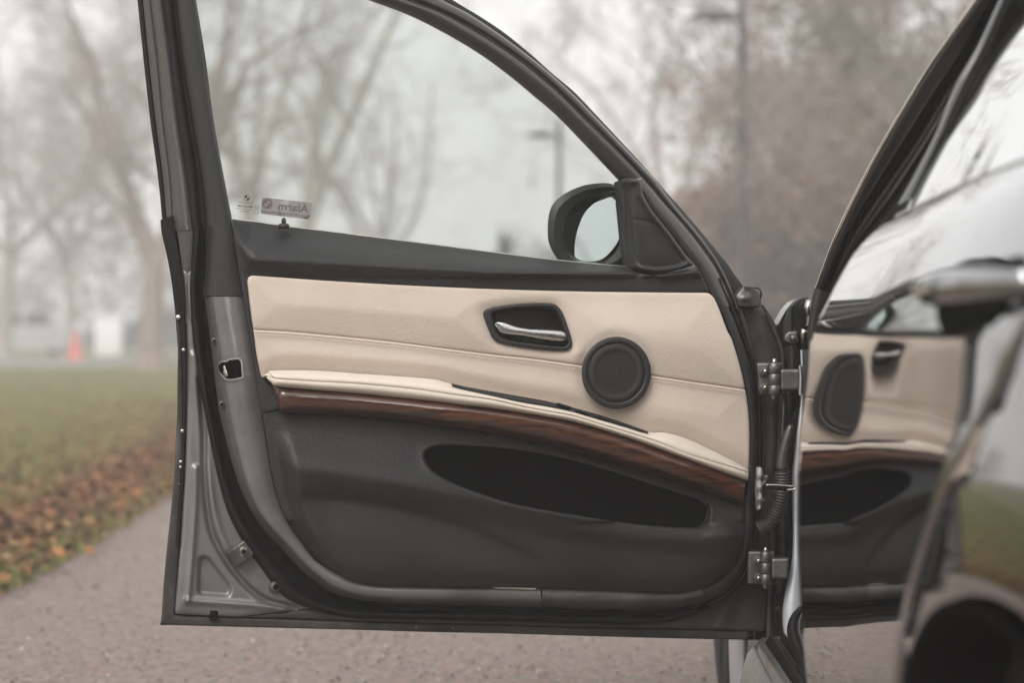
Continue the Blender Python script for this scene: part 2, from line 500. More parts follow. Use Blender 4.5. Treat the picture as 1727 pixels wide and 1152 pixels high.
M['lens'] = mat('lamp_lens', (.35, .34, .31), .3)

def sheet(name, X0, X1, Y0, Y1, z, mt, nx=2, ny=2):
    gx, gy = np.meshgrid(np.linspace(X0, X1, nx), np.linspace(Y0, Y1, ny))
    V = np.column_stack([gx.ravel(), gy.ravel(), np.full(gx.size, z)])
    return mesh_obj(name, V, grid_faces(ny, nx), mt, smooth=False)
tag(sheet('ground', -170, 170, -120, 190, 0.0, M['soil'], 40, 40), kind='structure')
# the path runs along the view, its left edge wavers
EP = ground_at(np.array([-260, 0, 80, 160, 230, 300]), np.array([1090, 972, 930, 885, 842, 800]))
ey = np.r_[-60, 2.0, EP[:, 1], 17, 24, 34, 46, 60.0]
ex = np.r_[-2.2, -1.75, EP[:, 0], -2.0, -2.5, -3.6, -5.5, -8.5]
def path_edge(y): return np.interp(y, ey, ex)
ys = np.concatenate([np.linspace(-60, 4, 20), np.arange(4.1, 24, .12), np.linspace(24, 60, 30)])
jag = np.interp(ys, ys, rng.normal(0, .05, len(ys))) + .10 * np.sin(ys * 1.7) + .05 * np.sin(ys * 4.3 + 1)
V = np.vstack([np.column_stack([path_edge(ys) + jag, ys, np.full(len(ys), .004)]), np.column_stack([np.full(len(ys), 7.5), ys, np.full(len(ys), .004)])])
n = len(ys)
tag(mesh_obj('path', V, [(i, n + i, n + i + 1, i + 1) for i in range(n - 1)], M['asphalt'], smooth=False), kind='structure')
tag(sheet('far_road', -60, -9.0, 53.0, 68, 0.008, M['far_asphalt']), kind='structure')

# grass
def blades(name, n, sampler, hmin, hmax, wd, mt):
    P = sampler(n); n = len(P)
    a = rng.uniform(0, 2 * math.pi, n); h = rng.uniform(hmin, hmax, n)
    dx, dy = np.cos(a) * wd, np.sin(a) * wd
    lean = rng.normal(0, .45, (n, 2)) * h[:, None]
    z0 = np.full(n, .002)
    A = np.column_stack([P[:, 0] - dx, P[:, 1] - dy, z0]); B_ = np.column_stack([P[:, 0] + dx, P[:, 1] + dy, z0])
    Cc = np.column_stack([P[:, 0] + lean[:, 0], P[:, 1] + lean[:, 1], h])
    V = np.stack([A, B_, Cc], 1).reshape(-1, 3)
    me = bpy.data.meshes.new(name); me.vertices.add(3 * n); me.vertices.foreach_set('co', V.ravel())
    me.loops.add(3 * n); me.loops.foreach_set('vertex_index', np.arange(3 * n, dtype=np.int32))
    me.polygons.add(n); me.polygons.foreach_set('loop_start', np.arange(0, 3 * n, 3, dtype=np.int32))
    me.materials.append(mt); me.update(calc_edges=True); me.validate()
    return link(bpy.data.objects.new(name, me))
def lawn_pts(n):
    y = 5 + 47 * rng.uniform(0, 1, n) ** 1.5
    x = path_edge(y) + .15 - rng.uniform(0, 1, n) ** 1.2 * (2 + .33 * y)
    return np.column_stack([x, y])
tag(blades('grass', 120000, lawn_pts, .03, .085, .006, M['blade']), 'short tired autumn grass of the lawn left of the path', 'grass', kind='stuff')

def leaves_mesh(name, P, size, mt, up=True, parent=None):
    """small bent leaves: two triangles folded along the rib"""
    n = len(P)
    a = rng.uniform(0, 2 * math.pi, n); s = rng.uniform(.6, 1.25, n) * size
    if up:
        t = rng.normal(0, .35, (n, 2))
        nz = np.column_stack([t, np.ones(n)])
    else:
        nz = rng.normal(0, 1, (n, 3))
    nz /= np.linalg.norm(nz, axis=1)[:, None]
    e1 = np.column_stack([np.cos(a), np.sin(a), np.zeros(n)])
    e1 -= (e1 * nz).sum(1)[:, None] * nz; e1 /= np.linalg.norm(e1, axis=1)[:, None]
    e2 = np.cross(nz, e1)
    s = s[:, None]
    lift = nz * s * rng.uniform(.05, .3, (n, 1))
    V = np.stack([P - e1 * s * .6, P - e2 * s * .42 + lift, P + e1 * s * .6, P + e2 * s * .42 + lift], 1).reshape(-1, 3)
    me = bpy.data.meshes.new(name); me.vertices.add(4 * n); me.vertices.foreach_set('co', V.ravel())
    idx = (np.arange(n)[:, None] * 4 + np.array([0, 1, 2, 0, 2, 3])).ravel().astype(np.int32)
    me.loops.add(6 * n); me.loops.foreach_set('vertex_index', idx)
    me.polygons.add(2 * n); me.polygons.foreach_set('loop_start', np.arange(0, 6 * n, 3, dtype=np.int32))
    me.materials.append(mt); me.update(calc_edges=True); me.validate()
    return child(link(bpy.data.objects.new(name, me)), parent)
NL = 11000
y = 4.5 + 21 * rng.uniform(0, 1, NL) ** 1.25
x = path_edge(y) - .14 + rng.normal(0, 1, NL) * np.where(rng.uniform(0, 1, NL) < .5, .22, .85)
x = np.minimum(x, path_edge(y) + rng.uniform(-.3, .2, NL))
y2 = 6 + 40 * rng.uniform(0, 1, 3000) ** 1.6; x2 = path_edge(y2) - rng.uniform(0, 1, 3000) ** 1.5 * (1 + .3 * y2)
y3 = rng.uniform(7, 22, 60); x3 = path_edge(y3) + rng.uniform(0, 1, 60) ** 1.5 * 6
P = np.column_stack([np.r_[x, x2, x3], np.r_[y, y2, y3], np.r_[np.r_[rng.uniform(.02, .09, NL), rng.uniform(.010, .055, 3000)], np.full(60, .012)]])
tag(leaves_mesh('fallen_leaves', P, .040, M['leaf']), 'rusty fallen leaves along the path edge and over the lawn', 'leaves', kind='stuff')

NB = 9000
yb = 4.3 + 9 * rng.uniform(0, 1, NB) ** 1.6; xb = rng.uniform(-2.0, 2.2, NB)
xb = np.maximum(xb, path_edge(yb) + .1)
tag(leaves_mesh('path_grit', np.column_stack([xb, yb, np.full(NB, .008)]), .011, M['grit']), 'fine grit and leaf crumbs strewn over the asphalt path', 'grit', kind='stuff')
# ---- trees
def tubes_mesh(name, segs, sides, mt, parent):
    S = np.array([s[0] for s in segs]); E = np.array([s[1] for s in segs])
    r0 = np.array([s[2] for s in segs]); r1 = np.array([s[3] for s in segs])
    T = E - S; T /= np.linalg.norm(T, axis=1)[:, None] + 1e-9
    ref = np.where(np.abs(T[:, 2:3]) < .9, np.array([[0, 0, 1.0]]), np.array([[1.0, 0, 0]]))
    N = np.cross(T, ref); N /= np.linalg.norm(N, axis=1)[:, None]; B_ = np.cross(T, N)
    a = np.linspace(0, 2 * math.pi, sides, endpoint=False)
    ring = np.cos(a)[None, :, None] * N[:, None] + np.sin(a)[None, :, None] * B_[:, None]
    V = np.concatenate([S[:, None] + ring * r0[:, None, None], E[:, None] + ring * r1[:, None, None]], 1).reshape(-1, 3)
    n = len(S); j = np.arange(sides); k = (j + 1) % sides
    quad = np.stack([j, k, sides + k, sides + j], 1)
    idx = (np.arange(n)[:, None, None] * 2 * sides + quad).reshape(-1).astype(np.int32)
    me = bpy.data.meshes.new(name); me.vertices.add(len(V)); me.vertices.foreach_set('co', V.ravel())
    me.loops.add(len(idx)); me.loops.foreach_set('vertex_index', idx)
    me.polygons.add(n * sides); me.polygons.foreach_set('loop_start', np.arange(0, len(idx), 4, dtype=np.int32))
    me.polygons.foreach_set('use_smooth', np.ones(n * sides, bool))
    me.materials.append(mt); me.update(calc_edges=True); me.validate()
    return child(link(bpy.data.objects.new(name, me)), parent)
class Tree:
    def __init__(s, seed): s.r = np.random.default_rng(seed); s.seg = {k: [] for k in range(6)}; s.tips = []
    def grow(s, p, d, L, r, lev, mx, kids, droop=0.0, up=.12):
        n = 4 if lev < mx else 3
        st = L / n; d = d / np.linalg.norm(d)
        for i in range(n):
            d = d + s.r.normal(0, .16 + .05 * lev, 3) + np.array([0, 0, up - droop * (i / n)])
            d = d / np.linalg.norm(d); q = p + d * st
            ra, rb = r * (1 - .72 * i / n), r * (1 - .72 * (i + 1) / n)
            s.seg[min(lev, 5)].append((p, q, ra, rb))
            if lev < mx:
                k = kids[min(lev, len(kids) - 1)]
                for _ in range(k if i > 0 else k // 2):
                    t = s.r.normal(0, 1, 3); t -= t @ d * d; t /= np.linalg.norm(t)
                    nd = d * s.r.uniform(.35, .8) + t * s.r.uniform(.6, 1.0)
                    f = s.r.uniform(0, 1)
                    s.grow(p + (q - p) * f, nd, L * s.r.uniform(.38, .62), rb * s.r.uniform(.45, .7), lev + 1, mx, kids, droop, up)
            else:
                s.tips.append(q)
            p = q
def tree(label, base, height, trunk_r, fork, limbs, seed, bark, mx=3, kids=(2, 2, 2), leaf=None, leaf_size=.09, leaf_keep=1.0, droop=0.0, group=None, spread=.65, lean=(0, 0), name='bare_tree', minr=.006):
    t = Tree(seed); base = np.array([base[0], base[1], 0.0])
    root = empty(name, base)
    tag(root, label, 'tree', group)
    p = base + np.array([0, 0, -.05]); d = np.array([lean[0], lean[1], 1.0])
    n = 5
    for i in range(n):
        q = p + d / np.linalg.norm(d) * (fork / n)
        fl = 1 + .55 * max(0, 1 - i * 1.1) ; fl2 = 1 + .55 * max(0, 1 - (i + 1) * 1.1)
        t.seg[0].append((p, q, trunk_r * fl * (1 - .05 * i), trunk_r * fl2 * (1 - .05 * (i + 1))))
        d = d + np.r_[t.r.normal(0, .04, 2), 0]; p = q
    for k in range(limbs if isinstance(limbs, int) else len(limbs)):
        if isinstance(limbs, int):
            a = 2 * math.pi * k / limbs + t.r.normal(0, .4)
            dd = np.array([math.cos(a) * spread, math.sin(a) * spread, t.r.uniform(.6, 1.1)])
            f = 0.0 if k < 3 else t.r.uniform(0, .3)
        else: dd = np.array(limbs[k], float); f = 0
        t.grow(p - np.array([0, 0, f * fork]), dd, (height - fork) * t.r.uniform(.55, .8), trunk_r * t.r.uniform(.5, .68), 1, mx + 1, kids, droop)
    tubes_mesh('trunk', t.seg[0] + t.seg[1], 8, bark, root)
    tw = [(a, b, max(c, minr), max(e, minr)) for k in (2, 3, 4, 5) for (a, b, c, e) in t.seg[k]]
    cr_ = tubes_mesh('crown', tw, 3, bark, root)
    if leaf is not None:
        tips = np.array(t.tips); tips = tips[t.r.uniform(0, 1, len(tips)) < leaf_keep]
        tips = np.repeat(tips, 2, 0) + t.r.normal(0, .10, (2 * len(tips), 3))
        o = leaves_mesh('withered_leaves', tips, leaf_size, leaf, False, root); o['kind'] = 'stuff'
    return root
def gx(px, Y): return (px - CX) / F * Y
tree('bare forked tree standing beyond the lawn, just left of the car door', (gx(255, 49), 49), 11.5, .27, 2.1, [(-.55, .1, 1), (.12, -.3, 1), (.5, .2, 1), (-.2, .5, 1.2)], 11, M['bark_red'], kids=(2, 2, 2), minr=.009)
tree('bare foggy tree at the far left edge of the picture', (gx(8, 70), 70), 14, .24, 3.0, [(-.4, 0, 1), (.35, .2, 1), (.05, -.4, 1.2), (.7, -.1, .7)], 12, M['bark_grey'], kids=(2, 2, 2), minr=.010)
tree('slim bare tree seen through the left end of the door window', (gx(396, 72), 72), 15, .27, 4.2, [(-.3, 0, 1.2), (.45, .1, 1), (.1, .3, 1.1)], 13, M['bark_moss'], kids=(2, 2, 1), minr=.009)
tree('twin stemmed bare tree seen through the middle of the door window', (gx(520, 66), 66), 15.5, .27, 3.6, [(-.05, 0, 1.4), (.55, -.1, 1.0), (.3, .2, 1.2)], 14, M['bark_moss'], kids=(2, 2, 1), minr=.009)
tree('faint bare tree deep in the fog between the two left trees', (gx(120, 82), 82), 13, .24, 3.2, 5, 15, M['bark_grey'], kids=(2, 2, 2), minr=.012)
tree('faint bare tree deep in the fog behind the door window', (gx(640, 88), 88), 13, .24, 3.2, 5, 16, M['bark_grey'], kids=(2, 2, 1), minr=.012)
tree('low shrubby tree with beige withered leaves right of the door mirror', (gx(1175, 38), 38), 2.9, .09, .6, 7, 21, M['bark_red'], kids=(3, 3, 2), leaf=M['leaf_beige'], leaf_size=.10, spread=.9, name='shrubby_tree')
tree('brown leaved tree standing behind the near lamp post', (gx(1300, 36), 36), 3.7, .13, 1.0, 8, 22, M['bark_red'], kids=(3, 3, 2), leaf=M['leaf_brown'], leaf_size=.11, spread=.8, name='brown_tree')
tree('tall brown tree between the lamp post and the car windscreen pillar', (gx(1480, 34), 34), 5.6, .17, 1.4, 7, 23, M['bark_red'], kids=(3, 3, 2), leaf=M['leaf_brown'], leaf_size=.09, leaf_keep=.35, spread=.7, name='brown_tree')
tree('dense brown tree behind the windscreen pillar of the car', (gx(1640, 30), 30), 6.6, .17, 1.2, 7, 24, M['bark_red'], kids=(3, 3, 2), leaf=M['leaf_brown'], leaf_size=.09, leaf_keep=.35, spread=.75, name='brown_tree')
tree('brown hedge tree low behind the door hinge gap', (gx(1330, 42), 42), 3.4, .10, .5, 8, 25, M['bark_red'], kids=(3, 3, 2), leaf=M['leaf_brown'], leaf_size=.12, spread=1.0, name='brown_tree')
tree('near bare tree with dark arching limbs at the upper right', (gx(1640, 24), 24), 8.0, .15, 2.2, [(-.75, 0, .9), (-.35, .2, 1.1), (.2, 0, 1.1), (-.95, -.2, .45)], 26, M['bark_grey'], kids=(3, 2, 2), droop=.30, minr=.008)
tree('bare tree with thin drooping twigs left of the near lamp post', (gx(1100, 46), 46), 9.5, .14, 3.0, [(-.1, 0, 1.3), (.45, 0, 1), (-.3, .2, 1)], 27, M['bark_grey'], kids=(2, 2, 2), droop=.25, minr=.008)
tree('bare tree on the lawn behind the photographer', (-3.2, -14), 9.0, .2, 2.6, 5, 32, M['bark_grey'], kids=(3, 2, 2), minr=.012)
tree('bare tree far out on the lawn, mirrored in the car flank', (-26.0, 30), 10, .2, 2.6, 5, 33, M['bark_grey'], kids=(3, 2, 2), minr=.012)
# slim evergreen seen over the sill of the door window
er = empty('evergreen_shrub', (gx(850, 58), 58, 0)); tag(er, 'slim dark evergreen shrub in the fog above the window sill', 'shrub')
tube('trunk', [(gx(850, 58), 58, -.05), (gx(850, 58) + .03, 58, 2.6)], [.07, .02], M['bark_grey'], er, 7)
k = 1500; z = rng.uniform(.15, 3.1, k); rr = .34 * np.sqrt(rng.uniform(.05, 1, k)) * np.clip(1.25 - z / 3.1, .15, 1); a = rng.uniform(0, 6.28, k)
leaves_mesh('crown', np.column_stack([gx(850, 58) + rr * np.cos(a), 58 + rr * np.sin(a), z]), .13, M['leaf_green'], False, er)

# ---- lamps, sign, cone, box, cars in the fog
def lamp_post(label, px, Y, side=-1):
    X = gx(px, Y); root = empty('street_lamp', (X, Y, 0)); tag(root, label, 'lamp', 'lamp posts of the park')
    tube('pole', [(X, Y, -.05), (X, Y, 1.0), (X, Y, 1.02), (X, Y, 4.62)], [.075, .072, .055, .045], M['lamp_metal'], root, 12)
    tube('collar', [(X, Y, .98), (X, Y, 1.06)], [.085, .07], M['lamp_metal'], root, 12)
    tube('arm', [(X, Y, 4.30), (X + side * .12, Y, 4.34), (X + side * .2, Y, 4.34)], .028, M['lamp_metal'], root, 8)
    g = Geo(); V = []
    prof = [(.12, .06, .10), (.18, .11, .17), (.34, .15, .19), (.50, .11, .12), (.58, .05, .05)]
    for (u, hw, hh) in prof:
        for k in range(10):
            a = 2 * math.pi * k / 10; V.append((X + side * u, Y + hw * math.cos(a), 4.34 + hh * .5 * max(math.sin(a), -.45)))
    f = grid_faces(5, 10, True) + [tuple(range(10)), tuple(range(40, 50))]
    g.add(V, f); g.build('lamp_head', M['lamp_metal'], root)
    g = Geo(); box_geo(g, (X + min(side * .24, side * .5), Y - .07, 4.302), (X + max(side * .24, side * .5), Y + .07, 4.312), bevel=.004); g.build('lens', M['lens'], root)
    return root
lamp_post('dark street lamp near by, its pole right of the car door', 1251, 27.3)
lamp_post('pale distant street lamp in the fog, seen through the door window', 943, 43.8)
X = gx(1217, 41); s = empty('sign_post', (X, 41, 0)); tag(s, 'small blue sign on a thin post among the beige shrubs', 'sign')
tube('post', [(X, 41.02, -.05), (X, 41.02, 2.3)], .03, M['lamp_metal'], s, 8)
g = Geo(); box_geo(g, (X - .20, 40.96, 2.0), (X + .20, 40.985, 2.24), bevel=.01); g.build('sign_plate', M['sign_blue'], s)
# traffic cone
X, Y = gx(127, 66), 66.0; s = empty('traffic_cone', (X, Y, 0)); tag(s, 'red traffic cone standing on the far road', 'cone')
prof = [(.215, .03), (.20, .045), (.115, .40), (.075, .68), (.055, .78), (.03, .79)]
tube('cone_body', [(X, Y, .008 + z) for r_, z in prof], [r_ for r_, z in prof], M['cone_red'], s, 20)
g = Geo(); box_geo(g, (X - .24, Y - .24, .01), (X + .24, Y + .24, .045), bevel=.012); g.build('base', M['cone_red'], s)
# white utility cabinet
X, Y = gx(184, 70), 70.0; s = empty('utility_cabinet', (X, Y, 0)); tag(s, 'white upright cabinet in the fog right of the red cone', 'cabinet')
g = Geo(); box_geo(g, (X - .38, Y - .25, .06), (X + .38, Y + .25, 1.18), bevel=.03); g.build('body', M['white'], s)
g = Geo(); box_geo(g, (X - .42, Y - .29, 1.18), (X + .42, Y + .29, 1.25), bevel=.02); g.build('roof', M['white'], s)
g = Geo(); box_geo(g, (X - .34, Y - .24, -.02), (X + .34, Y + .24, .06)); g.build('plinth', M['far_roof'], s)
for sx in (-1, 1):
    g = Geo(); box_geo(g, (X + (0 if sx > 0 else -.35) + .004, Y - .262, .12), (X + (.35 if sx > 0 else 0) - .004, Y - .25, 1.12), bevel=.004); g.build('door', M['white'], s)
X, Y = gx(106, 74), 74.0
pp = tube('bollard_post', [(X, Y, -.05), (X, Y, 1.9), (X, Y, 1.96)], [.09, .085, .04], M['white'], None, 12); tag(pp, 'pale post in the fog left of the red cone', 'post')
# far cars: body, cabin, windows, wheels
def far_car(label, px, Y, mt, length=4.4):
    X = gx(px, Y); s = empty('parked_car', (X, Y, 0)); tag(s, label, 'car', 'cars parked in the fog')
    prof = [(-2.2, .30), (-2.2, .62), (-2.1, .80), (-1.3, .92), (-.75, .97), (1.1, .99), (1.9, .95), (2.15, .80), (2.2, .35), (1.9, .24), (-1.9, .24)]
    top = [(-.85, .95), (-.25, 1.40), (.15, 1.46), (.95, 1.43), (1.55, 1.0)]
    def prism(name, pr, w0, w1, mtx, inset=0.0):
        g = Geo(); n = len(pr); rows = []
        for yy, k in ((-w0, 0), (-w1, 1), (w1, 1), (w0, 0)):
            rows.append([(X + u * (1 - .04 * k * 0), Y + yy, z + (.0 if k == 0 else 0)) for u, z in pr])
        V = [p for r_ in rows for p in r_]
        f = grid_faces(4, n, True) + [tuple(range(n)), tuple(range(3 * n, 4 * n))]
        return g.add(V, f).build(name, mtx, s, smooth=False)
    prism('body', prof, .88, .80, mt)
    prism('cabin', top, .70, .68, mt)
    for (a, b) in (((-.70, .99), (.28, 1.37)), ((.38, .99), (1.15, 1.37))):
        for sy in (-1,):
            V = [(X + a[0], Y + sy * .705, a[1]), (X + b[0], Y + sy * .705, a[1]), (X + b[0] - .06, Y + sy * .705, b[1]), (X + a[0] + (.55 if a[0] < 0 else 0), Y + sy * .705, b[1])]
            V += [(p[0], p[1] + .003, p[2]) for p in V]
            Geo().add(V, [(0, 1, 2, 3), (4, 7, 6, 5), (0, 4, 5, 1), (1, 5, 6, 2), (2, 6, 7, 3), (3, 7, 4, 0)]).build('window', M['gloss'], s, smooth=False)
    for u in (-1.35, 1.35):
        for yy in (-.78, .62):
            tube('wheel', [(X + u, Y + yy - .02, .32), (X + u, Y + yy, .32), (X + u, Y + yy + .16, .32), (X + u, Y + yy + .18, .32)], [.27, .32, .32, .27], M['tyre'], s, 18)
    return s
far_car('pale silver car parked in the fog at the left picture edge', 30, 76, M['car_silver'])
far_car('dark car parked in the fog behind the bare forked tree', 262, 80, M['car_dark'])
# invented far-off wood, put in to darken the fog along the horizon
NW = 26000
M['added_wood'] = hang_leaf('added_wood_twigs', (.10, .08, .07), (.22, .18, .16))
xw = rng.uniform(-75, 45, NW); top = 3.4 + 1.5 * np.sin(xw * .23) + 1.0 * np.sin(xw * .61 + 1) + .7 * np.sin(xw * 1.7 + 2)
zw = top * rng.uniform(0, 1, NW) ** .8 + rng.exponential(.35, NW)
tag(leaves_mesh('added_wood', np.column_stack([xw, 118 + rng.uniform(-5, 5, NW), zw]), .38, M['added_wood'], False), 'added far-off bare wood that darkens the fog along the horizon', 'wood', kind='stuff')

# ---- the fog
m = bpy.data.materials.new('fog'); m.use_nodes = True
t = m.node_tree; t.nodes.clear()
vo = t.nodes.new('ShaderNodeVolumePrincipled'); om = t.nodes.new('ShaderNodeOutputMaterial')
vo.inputs['Color'].default_value = (.968, .960, .955, 1); vo.inputs['Density'].default_value = 0.0066
vo.inputs['Anisotropy'].default_value = 0.0
t.links.new(vo.outputs[0], om.inputs['Volume'])
g = Geo(); box_geo(g, (-175, -125, -1.0), (175, 195, 15.0))
hz = g.build('haze', m, None, smooth=False); tag(hz, 'pale grey winter fog filling the park', 'haze', kind='stuff')

# ================================================================== THE CAR
car = empty('car', (1.25, 3.3, 0))
tag(car, 'dark silver car with its front door wide open, beige and black door lining', 'car')

# ---------------------------------------------------------------- front door: stations round its border
# columns: outer hem, hem crease, flange, seal outer, seal inner, bevel, lining edge
ST = [
 ((277, 400), (291, 398), (300, 398), (338, 400), (347, 400), (361, 400), (393, 400)),
 ((286, 455), (296, 455), (307, 455), (334, 455), (345, 455), (360, 455), (401, 455)),
 ((293.5, 500), (300, 500), (312.5, 500), (332.5, 500), (344.7, 500), (359.4, 500), (409, 500)),
 ((300, 590), (306, 590), (316, 590), (343, 590), (357, 590), (374, 590), (424, 590)),
 ((298.6, 700), (307, 700), (315, 700), (357, 700), (371, 700), (391, 700), (441, 700)),
 ((294, 800), (304, 800), (312, 800), (376, 800), (397, 800), (414, 800), (457, 800)),
 ((288.5, 860), (300, 860), (308, 860), (392, 862), (420, 856), (433, 852), (470, 850)),
 ((283, 910), (297, 910), (305, 910), (416, 908), (446, 895), (458, 888), (487, 886)),
 ((276, 985), (291, 985), (299, 985), (443, 947), (474, 925), (484, 916), (505, 912)),
 ((271, 1054), (288, 1040), (297, 1034), (482, 1001), (514, 967), (521, 956), (532, 946)),
 ((400, 1058), (400, 1049), (400, 1041), (530, 1026), (560, 1000), (564, 988), (568, 969)),
 ((600, 1063), (600, 1056), (600, 1048), (598, 1040), (610, 1013), (613, 1003), (618, 985)),
 ((700, 1066), (700, 1059), (700, 1051), (690, 1044), (690, 1020), (690, 1008), (690, 989)),
 ((840, 1069), (840, 1062), (840, 1054), (840, 1046), (840, 1023.7), (840, 1010), (840, 991)),
 ((1030, 1074.6), (1030, 1068), (1030, 1059), (1030, 1052), (1030, 1029), (1030, 1014), (1030, 995.4)),
 ((1117, 1077), (1117, 1070), (1117, 1061), (1112, 1051), (1117, 1028), (1117, 1014), (1117, 999.5)),
 ((1185, 1078.5), (1185, 1071), (1185, 1062), (1178, 1034), (1178, 1019), (1172, 1008), (1165, 996.5)),
 ((1260, 1080), (1260, 1073), (1260, 1065), (1222, 1003), (1221, 999), (1213, 992), (1206, 983)),
]
def _mid(k, t): # a station between two others on the curve of column k
    p = cr([s[k] for s in ST], 1 + 100 * (len(ST) - 1)); return tuple(p[int(round(t * 100))])
_A = ((272.5, 1040), (287, 1029), (296, 1024)) + tuple(_mid(k, 8.82) for k in (3, 4, 5, 6))
_B = ((289, 1055), (303, 1046), (309, 1037)) + tuple(_mid(k, 9.2) for k in (3, 4, 5, 6))
ST[9] = ((271, 1054.5), (286, 1043), (297, 1035)) + ST[9][3:]
ST = ST[:9] + [_A, ST[9], _B] + ST[10:]
ST.insert(16, tuple((913.0, a[1] + (b[1] - a[1]) * .384) for a, b in zip(ST[15], ST[16])))
col = lambda k, a=0, b=None: [s[k] for s in ST[a:b]]
RIGHT = [((1247, 974), (1241, 968), (1231, 963)), ((1264, 937), (1258, 935), (1249, 932)), ((1271, 893), (1265, 893), (1255, 893)),
         ((1273.5, 850), (1267, 850), (1257, 850)), ((1276, 800), (1271, 800), (1262, 800)), ((1277, 720), (1272, 720), (1264, 720)),
         ((1272, 643), (1266, 643), (1254, 643)), ((1250, 571), (1244, 571), (1235, 571)), ((1228, 516), (1222, 516), (1213, 516))]
rcol = lambda k: [s[k] for s in RIGHT]

front_edge = [(1283, 507), (1299, 531.6), (1309, 554), (1321.5, 584), (1325, 610), (1322, 680), (1319, 740), (1314, 800), (1310, 850), (1308, 900), (1306, 960), (1304, 991), (1302, 1040), (1301, 1080)]
# inner shell: everything between the flange and the lining, with its pressed ribs
groove = cr([(338, 640), (343, 720), (345, 790), (348, 840), (353, 880), (360, 906), (377, 938), (400, 971), (429, 1000), (458, 1016), (500, 1026)], 60)
ridge2 = cr([(327, 600), (331, 660), (338, 720), (347, 790), (358, 850), (368, 890), (382, 925)], 40)
tri = rounded([(336, 940), (351, 940), (390, 992), (387, 1006), (334, 1003)], [7, 8, 12, 10, 8], 3)
frame_l = cr([(330, 790), (329, 850), (324, 930), (318, 1000), (316, 1014)], 30)
frame_b = cr([(316, 1014), (360, 1017), (420, 1021), (480, 1027)], 30)
def shell_h(x, y, d):
    h = -.052 + .006 * sm(dist_poly(x, y, groove, False), 0, 9) - .006
    g_in = np.exp(-(dist_poly(x, y, groove, False) / 4.5) ** 2)
    h = h - .006 * g_in
    h = h + .005 * np.exp(-(dist_poly(x, y, ridge2, False) / 7.0) ** 2)
    h = h + .006 * np.exp(-(dist_poly(x, y, frame_l, False) / 5.0) ** 2) + .007 * np.exp(-(dist_poly(x, y, frame_b, False) / 4.5) ** 2)
    sgn = np.where(inside(x, y, tri), 1, -1) * dist_poly(x, y, tri)
    h = h - .011 * sm(sgn, -3.2, 3.2)
    return h + .005 * rnd_edge(d, 9)
outl = [s[2] for s in ST[2:]] + [(1291, 1066), (1292, 1055), (1298, 991), (1302, 900), (1309, 800), (1313, 740), (1316, 680), (1318, 612), (1312, 580), (1298, 545), (1280, 518), (1228, 516)] + [s[2] for s in reversed(RIGHT[:-1])] + [s[6] for s in reversed(ST[2:])]
pts = np.array(outl, float)
g = Geo()
inner_sh = np.array([s[5] for s in ST[2:]] + [s[1] for s in RIGHT])
# left and lower plate (grey, dirty towards the sill)
plate = np.vstack([cr([s[2] for s in ST[1:13]], 110), cr([s[3] for s in ST[1:13]], 110)[::-1]])
panel_geo(g, resample(plate, 420, True), shell_h, step=3, rings=(2, 5, 9), skirt=.02)
front_door = g.build('front_door', M['shell'], car)
front_door['label'] = 'open front door with grey shell, beige leather insert and black lower lining'
fd = front_door
# lower dark shell along the sill and the hinge side
low = np.array([s[2] for s in ST[12:]] + [(1290, 1066), (1292, 1055), (1298, 991), (1302, 900), (1309, 800), (1313, 740), (1316, 680), (1318, 612), (1312, 580), (1298, 545), (1282, 515), (1240, 515)]
      + [(1258, 571), (1276, 643), (1283, 720), (1281, 800), (1277, 850), (1275, 893), (1267, 937), (1250, 975), (1224, 1002), (1178, 1034), (1112, 1051)] + [s[3] for s in reversed(ST[12:18])])
emb = cr([(1238, 1008), (1225, 1040), (1213, 1058)], 20)
emb2 = cr([(1268, 520), (1285, 560), (1300, 600), (1306, 640), (1305, 720), (1300, 800)], 30)
def low_h(x, y, d):
    return -.058 + .004 * np.exp(-(dist_poly(x, y, emb, False) / 8) ** 2) + .010 * np.exp(-(dist_poly(x, y, emb2, False) / 8) ** 2) + .004 * rnd_edge(d, 7)
panel('hinge_side_shell', resample(low, 420, True), low_h, M['shell_dark'], fd, step=8, rings=(2, 5), skirt=.02)
# outer skin, seen only at the hem
skin = np.array([s[0] for s in ST] + front_edge[::-1] + [(1256, 486), (1180, 478), (900, 455), (600, 420), (420, 395), (300, 372), (271, 372)])
panel('outer_skin', resample(skin, 260, True), lambda x, y, d: -.084 - .03 * np.sin(np.clip((y - 380) / 700, 0, 1) * math.pi), M['paint'], fd, step=40, rings=(), skirt=0)
# hem flange with its folded edge
loft('hem_flange', [(col(0, 1), -.084), (col(0, 1), -.064), ([(a + .35 * (b - a), c + .35 * (e - c)) for (a, c), (b, e) in zip(col(0, 1), col(1, 1))], -.058), (col(1, 1), -.066), ([(a * .4 + b * .6, c * .4 + e * .6) for (a, c), (b, e) in zip(col(1, 1), col(2, 1))], -.060), (col(2, 1), -.070)], M['grime'], fd, n=260)
loft('front_hem', [([(x + 2, y) for x, y in front_edge[1:]], -.075), ([(x, y) for x, y in front_edge[1:]], -.056), ([(x - 5, y) for x, y in front_edge[1:]], -.050), ([(x - 9, y) for x, y in front_edge[1:]], -.060)], M['shell_dark'], fd, n=120)
